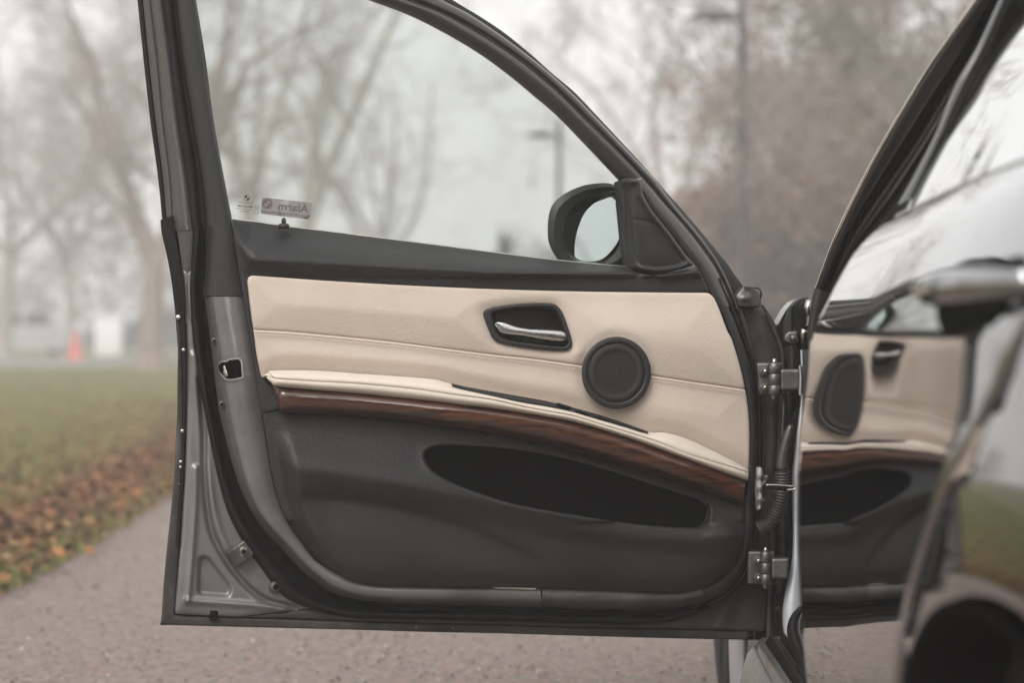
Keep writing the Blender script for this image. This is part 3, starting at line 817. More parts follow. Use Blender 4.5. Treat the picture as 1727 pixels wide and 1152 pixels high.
# edge rubber on the upper rear edge and clips
er_l = [(270.5, 371), (273, 395), (279, 420), (286, 455), (290, 480), (293, 505), (297, 540)]
er_r = [(291, 363), (295, 395), (302, 430), (308, 470), (311, 500), (312, 520), (310, 540)]
er_m = [(281, 366), (285, 395), (292, 425), (299, 462), (303, 490), (305, 512), (304, 540)]
loft('edge_rubber', [(er_l, -.07), (er_l, -.055), (er_m, -.050), ([(a + 3, b) for a, b in er_m], -.055), (er_r, -.05), (er_r, -.065)], M['rubber'], fd, n=60)
loft('edge_strip', [([(301, 538), (306, 590), (307, 700), (304, 800), (300, 860), (296, 925)], -.060), ([(308, 538), (311, 590), (311.5, 700), (308, 800), (304, 860), (300, 925)], -.052), ([(315, 538), (317, 590), (315.5, 700), (311, 800), (307, 860), (303, 925)], -.060)], M['rubber'], fd, n=60)
def dome(name, px, py, w, r, mt, parent, flat=.6):
    c = D(px, py, w); g = Geo(); V = []; rr = [1, .95, .75, .4, .02]; hh = [0, .35, .7, .93, 1]
    zz = np.array([0, 0, 1.0])
    for a_, b_ in zip(rr, hh):
        for k in range(12):
            t = 2 * math.pi * k / 12
            V.append(c + r * a_ * (math.cos(t) * U_ + math.sin(t) * zz) + WV * r * flat * b_)
    g.add(V, grid_faces(5, 12, True) + [tuple(range(48, 60))]); return g.build(name, mt, parent)
for px, py, r in ((301, 535, .0045), (309.5, 590, .003), (307.5, 727, .003), (305, 779, .0028), (304.5, 788, .0022), (302, 817, .0024), (589, 1055, .002), (702, 1059, .002), (764, 1060.5, .002), (1213, 1071, .002)):
    dome('rivet', px, py, -.052, r, M['alu'] if py < 800 else M['steel'], fd)

# jamb face: bevel from the seal up to the lining
loft('jamb_face', [(col(4, 2, 17), -.046), ([(a * .72 + b * .28, c * .72 + e * .28) for (a, c), (b, e) in zip(col(4, 2, 17), col(5, 2, 17))], -.034), ([(a * .12 + b * .88, c * .12 + e * .88) for (a, c), (b, e) in zip(col(4, 2, 17), col(5, 2, 17))], -.006), (col(5, 2, 17), -.0025), ([(a * .8 + b * .2, c * .8 + e * .2) for (a, c), (b, e) in zip(col(5, 2, 17), col(6, 2, 17))], .0), (col(6, 2, 17), .0), ([(a + 0, b) for a, b in col(6, 2, 17)], -.02)], M['shell'], fd, n=220)
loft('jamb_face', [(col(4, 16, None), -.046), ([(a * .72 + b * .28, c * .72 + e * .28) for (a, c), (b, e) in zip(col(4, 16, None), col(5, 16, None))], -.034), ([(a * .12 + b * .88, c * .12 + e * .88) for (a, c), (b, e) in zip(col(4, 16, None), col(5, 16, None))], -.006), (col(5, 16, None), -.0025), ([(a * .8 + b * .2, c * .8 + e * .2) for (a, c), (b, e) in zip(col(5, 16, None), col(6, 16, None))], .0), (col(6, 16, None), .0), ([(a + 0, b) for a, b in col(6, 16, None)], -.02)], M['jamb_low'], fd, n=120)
# upper plastic cover over the jamb (above the painted part)
loft('jamb_cover', [([(347, 380), (347, 400), (346, 455), (341.5, 499)], -.044), ([(355, 380), (354, 400), (351, 455), (347, 499)], -.026), ([(362, 380), (361, 400), (360, 455), (359, 499)], -.002), ([(366, 380), (366, 400), (366, 455), (366, 499)], .001), ([(388, 372), (393, 400), (401, 455), (409.5, 499)], .003), ([(388, 372), (393, 400), (401, 455), (409.5, 499)], -.02)], M['plastic'], fd, n=40)
# band between lining and seal on the hinge side
RB = [((1192, 1015), (1188, 1006), (1182, 992)), ((1222, 1000), (1214, 993), (1206, 983))] + RIGHT
loft('hinge_side_band', [([s[2] for s in RB], -.02), ([s[2] for s in RB], .003), ([s[1] for s in RB], .001), ([s[0] for s in RB], -.010), ([s[0] for s in RB], -.05)], M['plastic'], fd, n=140)
# main door seal: a soft tube in the groove round the shell
def seal(name, a, b, w0, w1, n=240):
    a, b = np.array(a), np.array(b); mid = a * .5 + b * .5
    return loft(name, [(a, -.062), (a, w0 - .006), (a * .8 + b * .2, w0 - .001), (mid, w1), (a * .2 + b * .8, w0 - .001), (b, w0 - .006), (b, -.062)], M['rubber'], fd, n=n)
so = [(325, 372), (325.5, 400), (322, 455), (320.5, 500), (327, 590), (346, 700), (366, 800), (384, 864), (409, 914), (437, 954), (478, 1006), (530, 1029), (598, 1042)] + [s[3] for s in ST[14:20]]
si = [(338, 372), (338.6, 400), (334, 455), (332.5, 500), (343, 590), (358, 700), (381, 800), (400, 856), (426, 902), (454, 942), (497, 987), (543, 1016), (604, 1030)] + [(s[3][0] * .5 + s[4][0] * .5, s[3][1] * .5 + s[4][1] * .5) for s in ST[14:20]]
seal('door_seal', so, si, -.044, -.034)
gi = [(347, 372), (347, 400), (345, 455), (344.7, 500), (357, 590), (371, 700), (397, 800), (420, 856), (446, 895), (474, 925), (514, 967), (560, 1000), (610, 1013)] + [s[4] for s in ST[14:20]]
si_a, gi_a = np.array(si), np.array(gi)
loft('seal_channel', [(si_a, -.050), (si_a * .6 + gi_a * .4, -.060), (si_a * .25 + gi_a * .75, -.058), (si_a * .1 + gi_a * .9, -.047), (gi_a, -.048)], M['liner'], fd, n=240)
seal('hinge_side_seal', [(1190, 1017), (1222, 1001)] + [s[0] for s in RIGHT] + [(1208, 470)], [(1197, 1023), (1229, 1006)] + [(x + 8, y + (3 if y > 900 else 0)) for x, y in [s[0] for s in RIGHT]] + [(1216, 468)], -.020, -.012, 120)

# ---------------------------------------------------------------- window frame (one loft for each member)
GL = [(331, 0), (347, 100), (360, 200), (378, 300), (391, 367)]
up = lambda p, q: [(2 * a[0] - 0, a[1]) for a in p]
def ext(c): # carry the member on above the picture
    c = np.array(c, float); d = c[0] - c[1]; return np.vstack([c[0] + d * 1.5, c])
F_out = ext([(231.7, 0), (242, 100), (253, 200), (266.5, 300), (272.5, 360), (275, 388)])
F_1 = ext([(241, 0), (251, 100), (262, 200), (275, 300), (280, 360), (284, 388)])
F_2 = ext([(254, 0), (266, 100), (275, 200), (287, 300), (291, 362), (296, 388)])
F_3 = ext([(272.5, 0), (286, 100), (298, 200), (313, 300), (320, 362), (323, 388)])
F_4 = ext([(291, 0), (302, 100), (316, 200), (331, 300), (336, 362), (337, 388)])
F_5 = ext([(297, 0), (309, 100), (325, 200), (341, 300), (347, 362), (347, 388)])
F_6 = ext([(326, 0), (337, 100), (353, 200), (372, 300), (384, 362), (388, 384)])
F_7 = ext([(331, 0), (347, 100), (360, 200), (378, 300), (391, 367), (394, 384)])
loft('frame_edge_rubber', [(F_out, -.080), (F_out, -.066), (F_out * .5 + F_1 * .5, -.060), (F_1, -.064)], M['rubber'], fd, n=50)
M['frame_warm'] = mat('brownish_frame_paint', (.085, .077, .070), .40, metal=.3)
loft('rear_frame', [(F_1, -.066), (F_1, -.058), (F_2 * .93 + F_1 * .07, -.055), (F_2, -.061), (F_2 * .93 + F_3 * .07, -.053), (F_2 * .3 + F_3 * .7, -.050), (F_3, -.054)], M['frame_warm'], fd, n=50)
loft('rear_frame_seal', [(F_3, -.056), (F_3 * .85 + F_4 * .15, -.048), (F_3 * .4 + F_4 * .6, -.045), (F_4, -.054), (F_4 * .5 + F_5 * .5, -.060), (F_5, -.050)], M['rubber'], fd, n=50)
loft('rear_frame_cover', [(F_5, -.052), (F_5 * .9 + F_6 * .1, -.036), (F_5 * .6 + F_6 * .4, -.032), (F_6, -.030), (F_6 * .5 + F_7 * .5, -.038), (F_7, -.046)], M['plastic'], fd, n=50)
loft('rear_frame_lower', [([(291, 362), (300, 398), (307, 455), (311, 500), (313, 545)], -.056), ([(306, 362), (312, 398), (315, 455), (317, 500), (321, 545)], -.052), ([(324, 362), (325, 398), (322, 455), (321, 500), (329, 560)], -.054)], M['frame_warm'], fd, n=40)

arch = dict(
 glass=[(440, -62), (560, -22), (622.6, 0), (687, 24), (747.6, 54), (808, 90), (860.5, 128.5), (900, 161.5), (940, 196), (999.6, 257.7), (1044.5, 305.6)],
 hi=[(480, -95), (620, -34), (678, -2), (739, 21), (800, 55.6), (860, 94), (900, 125), (940, 158), (980, 198), (1039.5, 255.7), (1083, 300)],
 gr=[(500, -100), (634, -36), (690, -2), (752, 24), (815, 58), (872, 96), (911, 126), (952, 164), (992, 204), (1050, 262), (1096, 311)],
 li=[(540, -112), (674, -46), (746, -1), (791, 22.6), (843, 57), (892, 94), (927, 123), (965, 157), (1005, 198), (1062, 257.5), (1106, 304)],
 out=[(555, -118), (690, -50), (765, 0), (808, 26), (852, 55.6), (898, 93), (930, 122), (968, 154), (1008, 196), (1065, 257), (1109, 306)])
ga, ha, gra, la, oa = (np.array(arch[k], float) for k in ('glass', 'hi', 'gr', 'li', 'out'))
loft('upper_frame_cover', [(ga, -.048), (ga * .93 + ha * .07, -.036), (ga * .62 + ha * .38, -.022), (ga * .25 + ha * .75, -.012), (ha, -.013), (ha * .4 + gra * .6, -.022), (gra, -.036)], M['frame'], fd, n=110)
loft('upper_frame_seal', [(gra, -.040), (gra * .8 + la * .2, -.028), (gra * .45 + la * .55, -.024), (gra * .12 + la * .88, -.032), (la, -.045)], M['frame'], fd, n=110)
loft('upper_frame_lip', [(la, -.052), (la * .4 + oa * .6, -.056), (oa, -.060), (oa, -.085)], M['rubber'], fd, n=110)
# lower run of the front frame, down to the hinge corner
r_in = np.array([(1064, 314), (1079.7, 325), (1097.7, 352), (1131.6, 395), (1156, 428.7), (1172, 446.7), (1183, 465), (1197, 493), (1213, 518)])
r_hi = np.array([(1083, 300), (1098, 319), (1117, 342), (1148, 377), (1172, 408), (1190, 432), (1204, 455), (1219, 487), (1231, 517)])
r_gr = np.array([(1096, 311), (1106, 322), (1128, 349), (1160, 385), (1185, 416), (1202, 440), (1215, 461), (1233, 500), (1241, 522)])
r_se = np.array([(1106, 304), (1121, 325), (1142, 352), (1174, 390), (1200, 425), (1214, 447), (1227, 473), (1240, 503), (1248, 522)])
r_ou = np.array([(1109, 306), (1126, 326), (1146, 348), (1183, 391), (1208, 422), (1226, 444), (1238, 462), (1254, 484), (1262, 496)])
loft('lower_frame_cover', [(r_in, -.010), (r_in * .9 + r_hi * .1, -.004), (r_in * .35 + r_hi * .65, -.006), (r_hi, -.013), (r_hi * .4 + r_gr * .6, -.024), (r_gr, -.036)], M['frame'], fd, n=90)
loft('lower_frame_seal', [(r_gr, -.040), (r_gr * .7 + r_se * .3, -.028), (r_gr * .3 + r_se * .7, -.028), (r_se, -.044)], M['frame'], fd, n=90)
loft('lower_frame_lip', [(r_se, -.046), (r_se * .5 + r_ou * .5, -.052), (r_ou, -.058), (r_ou, -.085)], M['rubber'], fd, n=90)
# sealing strip that leaves the frame and runs down the hinge side
loft('hinge_side_strip', [([(1241, 520), (1257, 571), (1280, 660), (1285, 720), (1284, 800), (1280, 860)], -.045), ([(1246, 520), (1262, 571), (1283, 660), (1288, 720), (1287, 800), (1283, 860)], -.036), ([(1251, 520), (1267, 571), (1285, 660), (1290, 720), (1289, 800), (1285, 860)], -.050)], M['frame'], fd, n=80)
# folded metal corner at the mirror foot
br = rounded([(1246, 517.5), (1240, 498), (1254, 484), (1280, 487), (1284, 498), (1281, 519)], [2, 6, 3, 3, 3, 2], 2)
panel('corner_bracket', br, lambda x, y, d: -.030 + .006 * np.exp(-(((x - 1257) / 9) ** 2 + ((y - 503) / 6) ** 2)) - .006 * sm(x, 1262, 1284) + .003 * rnd_edge(d, 4), M['steel'], fd, step=3, rings=(1, 2.5), skirt=.03)
loft('corner_gasket', [([(1255, 483), (1268, 484), (1281, 486), (1285.5, 497), (1282, 508)], -.028), ([(1255, 486), (1268, 487), (1279.5, 489), (1282, 497), (1281, 506)], -.025)], M['rubber'], fd, n=30)

# ---------------------------------------------------------------- pane and prints
pane = np.vstack([cr(F_7[:-1], 40), np.array([(470, 386), (700, 414), (930, 442), (1062, 456)]), np.array([(1052, 380), (1046, 309)]), cr(arch['glass'], 80)[::-1]])
pw = lambda x, y, d: np.full(np.shape(x), -.046)
pane_o = resample(pane, 220, True)
g = Geo(); panel_geo(g, pane_o, pw, step=60, rings=(), skirt=.004); panel_geo(g, pane_o, lambda x, y, d: np.full(np.shape(x), -.050), step=60, rings=(), skirt=0)
g.build('window_pane', M['glass'], fd, smooth=False)
# bright cut edge of the pane's gasket along the sill
SILL = [(391, 369.5), (430, 374), (478, 381), (560, 391), (700, 408.5), (845, 427.5), (930, 438), (1000, 445), (1058, 450)]
loft('sill_strip', [([(x, y + 1.5) for x, y in SILL], -.040), ([(x, y - .2) for x, y in SILL], -.036), ([(x, y - 1.6) for x, y in SILL], -.042)], M['bright'], fd, n=80)
def text_mesh(txt, bold=False):
    cu = bpy.data.curves.new('txt', 'FONT'); cu.body = txt; cu.size = 1.0; cu.resolution_u = 2
    if bold: cu.offset = .018
    o = bpy.data.objects.new('txt', cu); sc.collection.objects.link(o)
    dg = bpy.context.evaluated_depsgraph_get(); me = bpy.data.meshes.new_from_object(o.evaluated_get(dg))
    V = np.array([tuple(v.co)[:2] for v in me.vertices]); Fc = [tuple(p.vertices) for p in me.polygons]
    bpy.data.objects.remove(o); bpy.data.curves.remove(cu); bpy.data.meshes.remove(me)
    return V, Fc
def put_text(name, txt, right, left, base, cap, quad, w, mt, parent, bold=False):
    """writing read from outside: it runs right to left here. right/left/base/cap are fractions of the quad"""
    V, Fc = text_mesh(txt, bold)
    V = V.copy(); V[:, 0] = (V[:, 0] - V[:, 0].min()) / (np.ptp(V[:, 0]) + 1e-9); V[:, 1] = V[:, 1] / .72
    s = right + (left - right) * V[:, 0]; t = base + (cap - base) * V[:, 1]
    tl, tr, br_, bl = (np.array(q, float) for q in quad)
    P = (1 - t)[:, None] * ((1 - s)[:, None] * br_ + s[:, None] * bl) + t[:, None] * ((1 - s)[:, None] * tr + s[:, None] * tl)
    return mesh_obj(name, D(P[:, 0], P[:, 1], w), Fc, mt, parent, smooth=False)
def ring_geo(g, c, r0, r1, w, a0=0, a1=360, n=28, sq=1.0):
    a = np.radians(np.linspace(a0, a1, n))
    A = np.column_stack([c[0] + r0 * np.cos(a), c[1] + r0 * sq * np.sin(a)]); B_ = np.column_stack([c[0] + r1 * np.cos(a), c[1] + r1 * sq * np.sin(a)])
    V = D(np.r_[A[:, 0], B_[:, 0]], np.r_[A[:, 1], B_[:, 1]], w)
    return g.add(V, [(i, i + 1, n + i + 1, n + i) for i in range(n - 1)])
SQ = [(442, 332.4), (527, 341.8), (522.8, 370), (438.4, 360.5)]
q = rounded(SQ, 1.0, 6)
g = Geo(); panel_geo(g, q, lambda x, y, d: np.full(np.shape(x), -.0445), step=20, rings=(), skirt=.0006); stk = g.build('alarm_sticker', M['sticker'], fd)
put_text('sticker_writing', 'Alarm', .05, .66, .40, .86, SQ, -.0440, M['sticker_ink'], fd, True)
put_text('sticker_small_writing', 'Original BMW Stöldskyddssystem', .02, .97, .10, .28, SQ, -.0440, M['sticker_ink'], fd)
g = Geo(); c = (450.5, 343.0); ring_geo(g, c, 8.2, 9.0, -.0440); ring_geo(g, c, 5.2, 7.4, -.0440)
ring_geo(g, c, .1, 5.2, -.0440, 0, 90, 8); ring_geo(g, c, .1, 5.2, -.0440, 180, 270, 8)
g.build('sticker_emblem', M['sticker_ink'], fd, smooth=False)
g = Geo(); c = (416.4, 333.5); ring_geo(g, c, 4.4, 5.0, -.0440); ring_geo(g, c, .1, 4.2, -.0440, 5, 95, 8); ring_geo(g, c, .1, 4.2, -.0440, 185, 275, 8)
ring_geo(g, (433.5, 349.3), 3.6, 4.2, -.0440); ring_geo(g, (432.2, 357.5), 3.6, 4.2, -.0440)
g.build('pane_emblem', M['ink'], fd, smooth=False)
for txt, x1, x0, y0, h, bo in (('PILKINGTON', 426, 404, 341.8, 3.0, False), ('43R-001582', 427, 400.5, 348.2, 3.6, True), ('LAMINATED GLASS', 428.5, 397.5, 352, 2.2, False), ('M 986 DOT', 419, 405.5, 356.8, 2.4, True), ('E1', 435.6, 431.2, 351.0, 3.6, True), ('CC', 434.5, 430, 359.0, 3.0, False)):
    sl = (x1 - x0) * .1
    put_text('pane_print', txt, 0, 1, 0, 1, [(x0, y0 - h), (x1, y0 - h + sl), (x1, y0 + sl), (x0, y0)], -.0440, M['ink'], fd, bo)
# locking pin
c = D(478.5, 381, -.012); tube('lock_pin_collar', [c + [0, 0, -.004], c + [0, 0, .003], c + [0, 0, .004]], [.0095, .0085, .006], M['plastic'], fd, 14)
tube('lock_pin', [c + [0, 0, -.004], c + [0, 0, .010], c + [0, 0, .0125], c + [0, 0, .0135]], [.0038, .0038, .0030, .0012], M['gloss'], fd, 12)

# ---------------------------------------------------------------- upper lining (black roll under the window)
u_bot = line([(405, 458), (418, 463), (560, 473), (700, 481), (845, 487), (1000, 491), (1194, 494)])
u_top = line([(388, 370)] + SILL + [(1080, 455), (1102, 460), (1130, 458), (1172, 447), (1184, 462), (1197, 493)])
u_rid = line([(395, 400), (418, 440), (440, 443), (560, 449), (700, 457), (850, 464), (1000, 468), (1100, 466), (1180, 458), (1197, 470)])
upo = np.array([(389, 372)] + SILL + [(1080, 455.5), (1102, 460.5), (1130, 458.5), (1172, 447), (1183, 463), (1197, 494), (1000, 493), (845, 489), (700, 483), (560, 475), (422, 465.5), (418.5, 475), (423, 512), (428, 556), (433.5, 596), (440, 633), (462, 652), (478, 690), (441, 700), (424, 590), (409, 500), (401, 455), (393, 400)])
def up_h(x, y, d):
    t = (y - u_top(x)) / np.maximum(u_rid(x) - u_top(x), 4)
    h = -.034 + .062 * sm(t, -.05, 1.0) ** .8
    low = sm(y, u_rid(x) - 3, u_rid(x) + 8)
    h = h - low * .010 - sm(y - u_bot(x), -9, 0) * .008
    left = sm(x - line_x(y), 0, 34)
    h = np.where(y > 466, .010, h)
    h = h * left + (.004) * (1 - left)
    return h + .004 * rnd_edge(d, 5)
_lx = np.array([(372, 389), (400, 393), (455, 401), (500, 409), (590, 424), (700, 441)], float)
line_x = lambda y: np.interp(y, _lx[:, 0], _lx[:, 1])
panel('upper_lining', resample(upo, 360, True), up_h, M['trim'], fd, step=5, rings=(1.5, 3.5, 6), skirt=.02)

# ---------------------------------------------------------------- beige leather insert
bez_pts = [(815.6, 531), (821, 522), (846, 516.5), (889, 512), (928, 512), (942, 518), (952, 535), (964.5, 575), (962, 587), (951, 591), (912, 589), (862, 582), (836, 574.5), (826, 559)]
bez = smooth_outline(bez_pts, 4)
seam_l = [(428, 556), (487, 559), (574, 567), (660.6, 576), (747, 587), (834, 598), (900, 605), (978, 616), (1040, 625), (1100, 633.5), (1176, 645), (1256, 656.5)]
seam = line(seam_l); seam_c = cr(seam_l, 160)
roll_top = [(441, 634), (452, 629), (460, 625), (530, 625), (603, 630), (689.5, 636), (733, 640), (753, 645), (776, 652), (829, 665), (879, 676), (925, 683), (965, 692), (1011, 705), (1060, 719), (1093, 729), (1123, 730), (1159, 740.5), (1209, 763.6), (1255, 788), (1263, 797)]
rt = line(roll_top)
beige_right = [(1196, 495), (1204, 503), (1213, 522), (1226.5, 558), (1234, 572), (1245, 607), (1254, 643), (1261, 684), (1264, 721), (1264, 760), (1263, 800)]
lo_ = np.array([(x, y + 6) for x, y in roll_top])
br_ = cr(beige_right, 70); seam_d = cr(seam_l, 170)
up_o = np.vstack([np.array([(418, 475), (419, 468), (425, 464.5)]), cr([(440, 465.6), (560, 474), (700, 482), (845, 488), (1000, 492), (1190, 494)], 80), br_[br_[:, 1] < 654], seam_d[::-1], np.array([(422, 512)])])
lo_o = np.vstack([seam_d, br_[br_[:, 1] > 659], lo_[::-1], np.array([(439, 631), (433, 596)])])
def beige_h(x, y, d):
    s = y - seam(x)
    h = .014 + .006 * sm(d, 0, 70)
    h = h + .006 * np.exp(-((s + 60) / 60) ** 2) * sm(x, 420, 520)
    h = h - .0022 * np.exp(-(np.maximum(0, -s) / 14) ** 2)
    db = dist_poly(x, y, bez)
    h = h - .004 * np.exp(-(db / 9) ** 2)
    ds = np.hypot((x - 1039.5) / .96, y - 629) - 61
    h = h - .003 * np.exp(-(np.maximum(ds, 0) / 9) ** 2)
    h = h - .008 * sm(y - rt(x), -30, 4)
    return h + .0035 * rnd_edge(d, 5)
hole_ = smooth_outline([(a * .97 + 890 * .03, b * .97 + 552 * .03) for a, b in bez_pts], 5)
panel('leather_insert', resample(up_o, 480, True), beige_h, M['leather'], fd, step=4.5, rings=(1.2, 2.6, 5), skirt=.012, holes=[hole_])
panel('leather_insert', resample(lo_o, 520, True), beige_h, M['leather'], fd, step=4.5, rings=(1.2, 2.6, 5), skirt=.012)
# stitches along the seam
g = Geo(); sx = np.arange(432, 1254, 4.6)
for x in sx:
    if 980 < x < 1099: continue
    y0 = seam(x) + 4.2; w0 = float(beige_h(np.array([x]), np.array([y0]), np.array([60.0]))[0])
    P = D(np.array([x - 1.7, x - .9, x + .9, x + 1.7]), np.array([y0 - .4, y0 - .1, y0 + .5, y0 + .9]), np.array([w0 - .0006, w0 + .0007, w0 + .0007, w0 - .0006]))
    tube_geo(g, P, .0008, 5)
st_ = g.build('stitching', M['thread'], fd); st_['kind'] = 'stuff'

# ---------------------------------------------------------------- arm rest roll, wood, pull slot
rseam = [(452, 633), (461, 637), (472, 639), (530, 643), (603, 647), (689.5, 655), (733, 661), (753, 664), (776, 667), (829, 674), (879, 685), (925, 694), (965, 701), (1011, 715), (1060, 729.5), (1093, 740), (1123, 751), (1159, 766), (1209, 781), (1250, 793), (1262, 798)]
rbot = [(449, 637), (457, 645), (470, 652), (530, 658), (603, 664), (689.5, 673), (733, 677.5), (753, 680), (776, 683), (829, 689), (879, 696.5), (925, 704), (965, 711.5), (1011, 724), (1060, 739.5), (1093, 751), (1123, 762), (1159, 775), (1209, 793.5), (1250, 807.5), (1262, 811)]
rtop = roll_top[1:] ; rtop = [roll_top[1]] + roll_top[2:]
a_, b_, c_ = np.array(roll_top, float), np.array(rseam, float), np.array(rbot, float)
taper = np.interp(np.arange(21), [0, 2, 17, 20], [.3, 1, 1, .55])
loft('arm_rest_top', [(a_, .010 * np.ones(21)), (a_ * .9 + b_ * .1, .018 + .010 * taper), (a_ * .5 + b_ * .5, .018 + .030 * taper), (a_ * .15 + b_ * .85, .018 + .042 * taper), (b_, .018 + .0395 * taper)], M['leather_smooth'], fd, n=200)
loft('arm_rest_front', [(b_, .018 + .0385 * taper), (b_ * .82 + c_ * .18, .018 + .043 * taper), (b_ * .45 + c_ * .55, .018 + .042 * taper), (b_ * .12 + c_ * .88, .018 + .036 * taper), (c_, .018 + .028 * taper), (c_, .0)], M['leather_smooth'], fd, n=200)
wb = [(458, 650), (463, 670), (470, 688), (478, 696.5), (540, 699.5), (603, 703), (689.5, 711), (732, 718), (805, 727), (878, 741), (950, 758), (1024, 777), (1072, 791), (1121, 806.5), (1160, 819), (1194, 831), (1225, 842), (1252, 852.5)]
wt = [(457, 645), (462, 648.5), (470, 652), (482, 655), (540, 659), (603, 664), (689.5, 673), (732, 677.5), (805, 686), (878, 696.5), (950, 709), (1024, 728), (1072, 744), (1121, 761.5), (1160, 775.5), (1194, 788), (1225, 799), (1258, 810.5)]
wt, wb = np.array(wt, float), np.array(wb, float)
wk = np.interp(np.arange(18), [0, 3, 14, 17], [.2, 1, 1, .6])
loft('wood_trim', [(wt, .036 * wk + .006), (wt * .94 + wb * .06, .045 * wk + .004), (wt * .65 + wb * .35, .050 * wk + .003), (wt * .3 + wb * .7, .042 * wk + .003), (wt * .08 + wb * .92, .028 * wk + .002), (wb, .016 * wk), (wb, -.01)], M['wood'], fd, n=200)
M['slot'] = mat('pull_slot_black', (.012, .0115, .011), .25)
sl_t = np.array([(762, 647), (793, 653.5), (846, 663), (912, 674.5), (928, 678), (965, 687), (1011, 700), (1060, 716), (1093, 728)], float)
sl_b = np.array([(762, 649), (793, 660), (846, 672), (912, 684), (928, 687), (965, 696), (1011, 709), (1060, 722), (1093, 731)], float)
loft('pull_slot', [(sl_t, .030), (sl_t * .8 + sl_b * .2, .036), (sl_t * .3 + sl_b * .7, .040), (sl_b, .040), (sl_b, .01)], M['slot'], fd, n=80)
for k, (x, y) in enumerate(((952, 686), (985, 697), (1016, 707), (1046, 716), (1073, 725))):
    g = Geo(); q = rounded([(x - 12, y - 7), (x + 12, y + .2), (x + 12, y + 3), (x - 12, y - 3.6)], 1.2, 2)
    panel_geo(g, q, lambda x_, y_, d: .044 + .001 * rnd_edge(d, 1.5), step=4, rings=(1,), skirt=.006); g.build('window_switch', M['gloss'], fd)

# ---------------------------------------------------------------- inside handle
inner_b = [(829, 531), (834, 526), (852, 522), (889, 518.5), (926, 519), (937, 524), (945, 538), (957, 574), (955, 582), (946, 584), (912, 581), (866, 575), (845, 568), (836, 556)]
def bez_h(x, y, d): return .021 + .003 * rnd_edge(d, 3.5)
panel('handle_bezel', bez, bez_h, M['plastic'], fd, step=5, rings=(1, 2.2, 3.5), skirt=.012, holes=[smooth_outline(inner_b, 4)])
ib = smooth_outline(inner_b, 4); cb = ib * .9 + np.array([892, 551]) * .1
loft('handle_cup', [(ib, .019), (ib * .97 + cb * .03, .010), (ib * .5 + cb * .5, -.016), (cb, -.022)], M['plastic'], fd, n=90, index=True, closed=True)
panel('handle_cup_floor', cb, lambda x, y, d: -.022 + 0 * x, M['plastic'], fd, step=12, rings=(), skirt=0)
ht = np.array([(833, 544.5), (843, 543), (853, 544), (872, 550), (895, 553), (915, 553.5), (945, 556), (953, 561), (955.5, 569)], float)
hb = np.array([(834, 546), (838, 554), (845, 563), (862, 566.5), (882, 569), (905, 574), (930, 577.5), (949, 577.5), (955, 572)], float)
hm = ht * .52 + hb * .48
loft('door_handle', [(ht * .9 + hb * .1, .002), (ht, .020), (ht * .85 + hb * .15, .027), (hm, np.array([.020, .022, .024, .028, .030, .031, .031, .029, .024])), (ht * .2 + hb * .8, .025), (hb, .016), (hb * .9 + ht * .1, .002)], M['alu'], fd, n=90)

# ---------------------------------------------------------------- speaker
sc0 = np.array([1039.5, 629.0])
def disc(r, n=72): a = np.linspace(0, 2 * math.pi, n, endpoint=False); return np.column_stack([sc0[0] + .96 * r * np.cos(a), sc0[1] + r * np.sin(a)])
prof = [(61, .010), (61, .0285), (60.2, .0318), (58.5, .0330), (54, .0332), (51, .0325), (50.2, .0305)]
loft('speaker_ring', [(disc(r), w) for r, w in prof], M['plastic'], fd, n=72, closed=True)
gp = [(50.2, .0306), (49.4, .0318), (44, .0335), (40, .0335), (37.5, .0322), (34, .0318), (24, .0322), (12, .0326), (.4, .0328)]
loft('speaker_grille', [(disc(r), w) for r, w in gp], M['grille'], fd, n=72, closed=True)

# ---------------------------------------------------------------- mirror triangle with tweeter
sail = np.array([(1045, 306), (1058, 300), (1080, 302), (1083, 316), (1084, 327), (1097.7, 352), (1131.6, 395), (1156, 428.7), (1171, 446.5), (1150, 454), (1128, 459), (1104, 460.5), (1085, 457.5), (1072, 453), (1060, 450), (1054, 400)], float)
tw = smooth_outline([(1068, 372), (1078, 371.5), (1091, 373), (1109, 380), (1120, 391), (1131.6, 406), (1145, 425), (1152, 435.4), (1149, 443), (1138, 447.5), (1109, 450), (1088, 448.5), (1078, 444.5), (1073.5, 436), (1070, 405)], 3)
def sail_h(x, y, d):
    e = np.interp(y, [305, 320, 450, 465], [1058, 1064, 1074, 1078])
    h = -.006 + .018 * sm(x, e - 14, e + 5) - .022 * (1 - sm(x, e - 15, e - 3))
    dt = np.where(inside(x, y, tw), 0, dist_poly(x, y, tw))
    h = h - .0025 * np.exp(-(dt / 2.2) ** 2) + .008 * np.exp(-((d - 5) / 4) ** 2) * sm(x, e, e + 10)
    return h + .004 * rnd_edge(d, 4)
panel('mirror_triangle', resample(sail, 160, True), sail_h, M['plastic'], fd, step=3.5, rings=(1.2, 2.6, 4.5), skirt=.03)
panel('tweeter_grille', tw, lambda x, y, d: .0115 + .003 * rnd_edge(d, 6) + .002 * sm(d, 0, 30), M['grille'], fd, step=5, rings=(1.2, 3), skirt=.004)

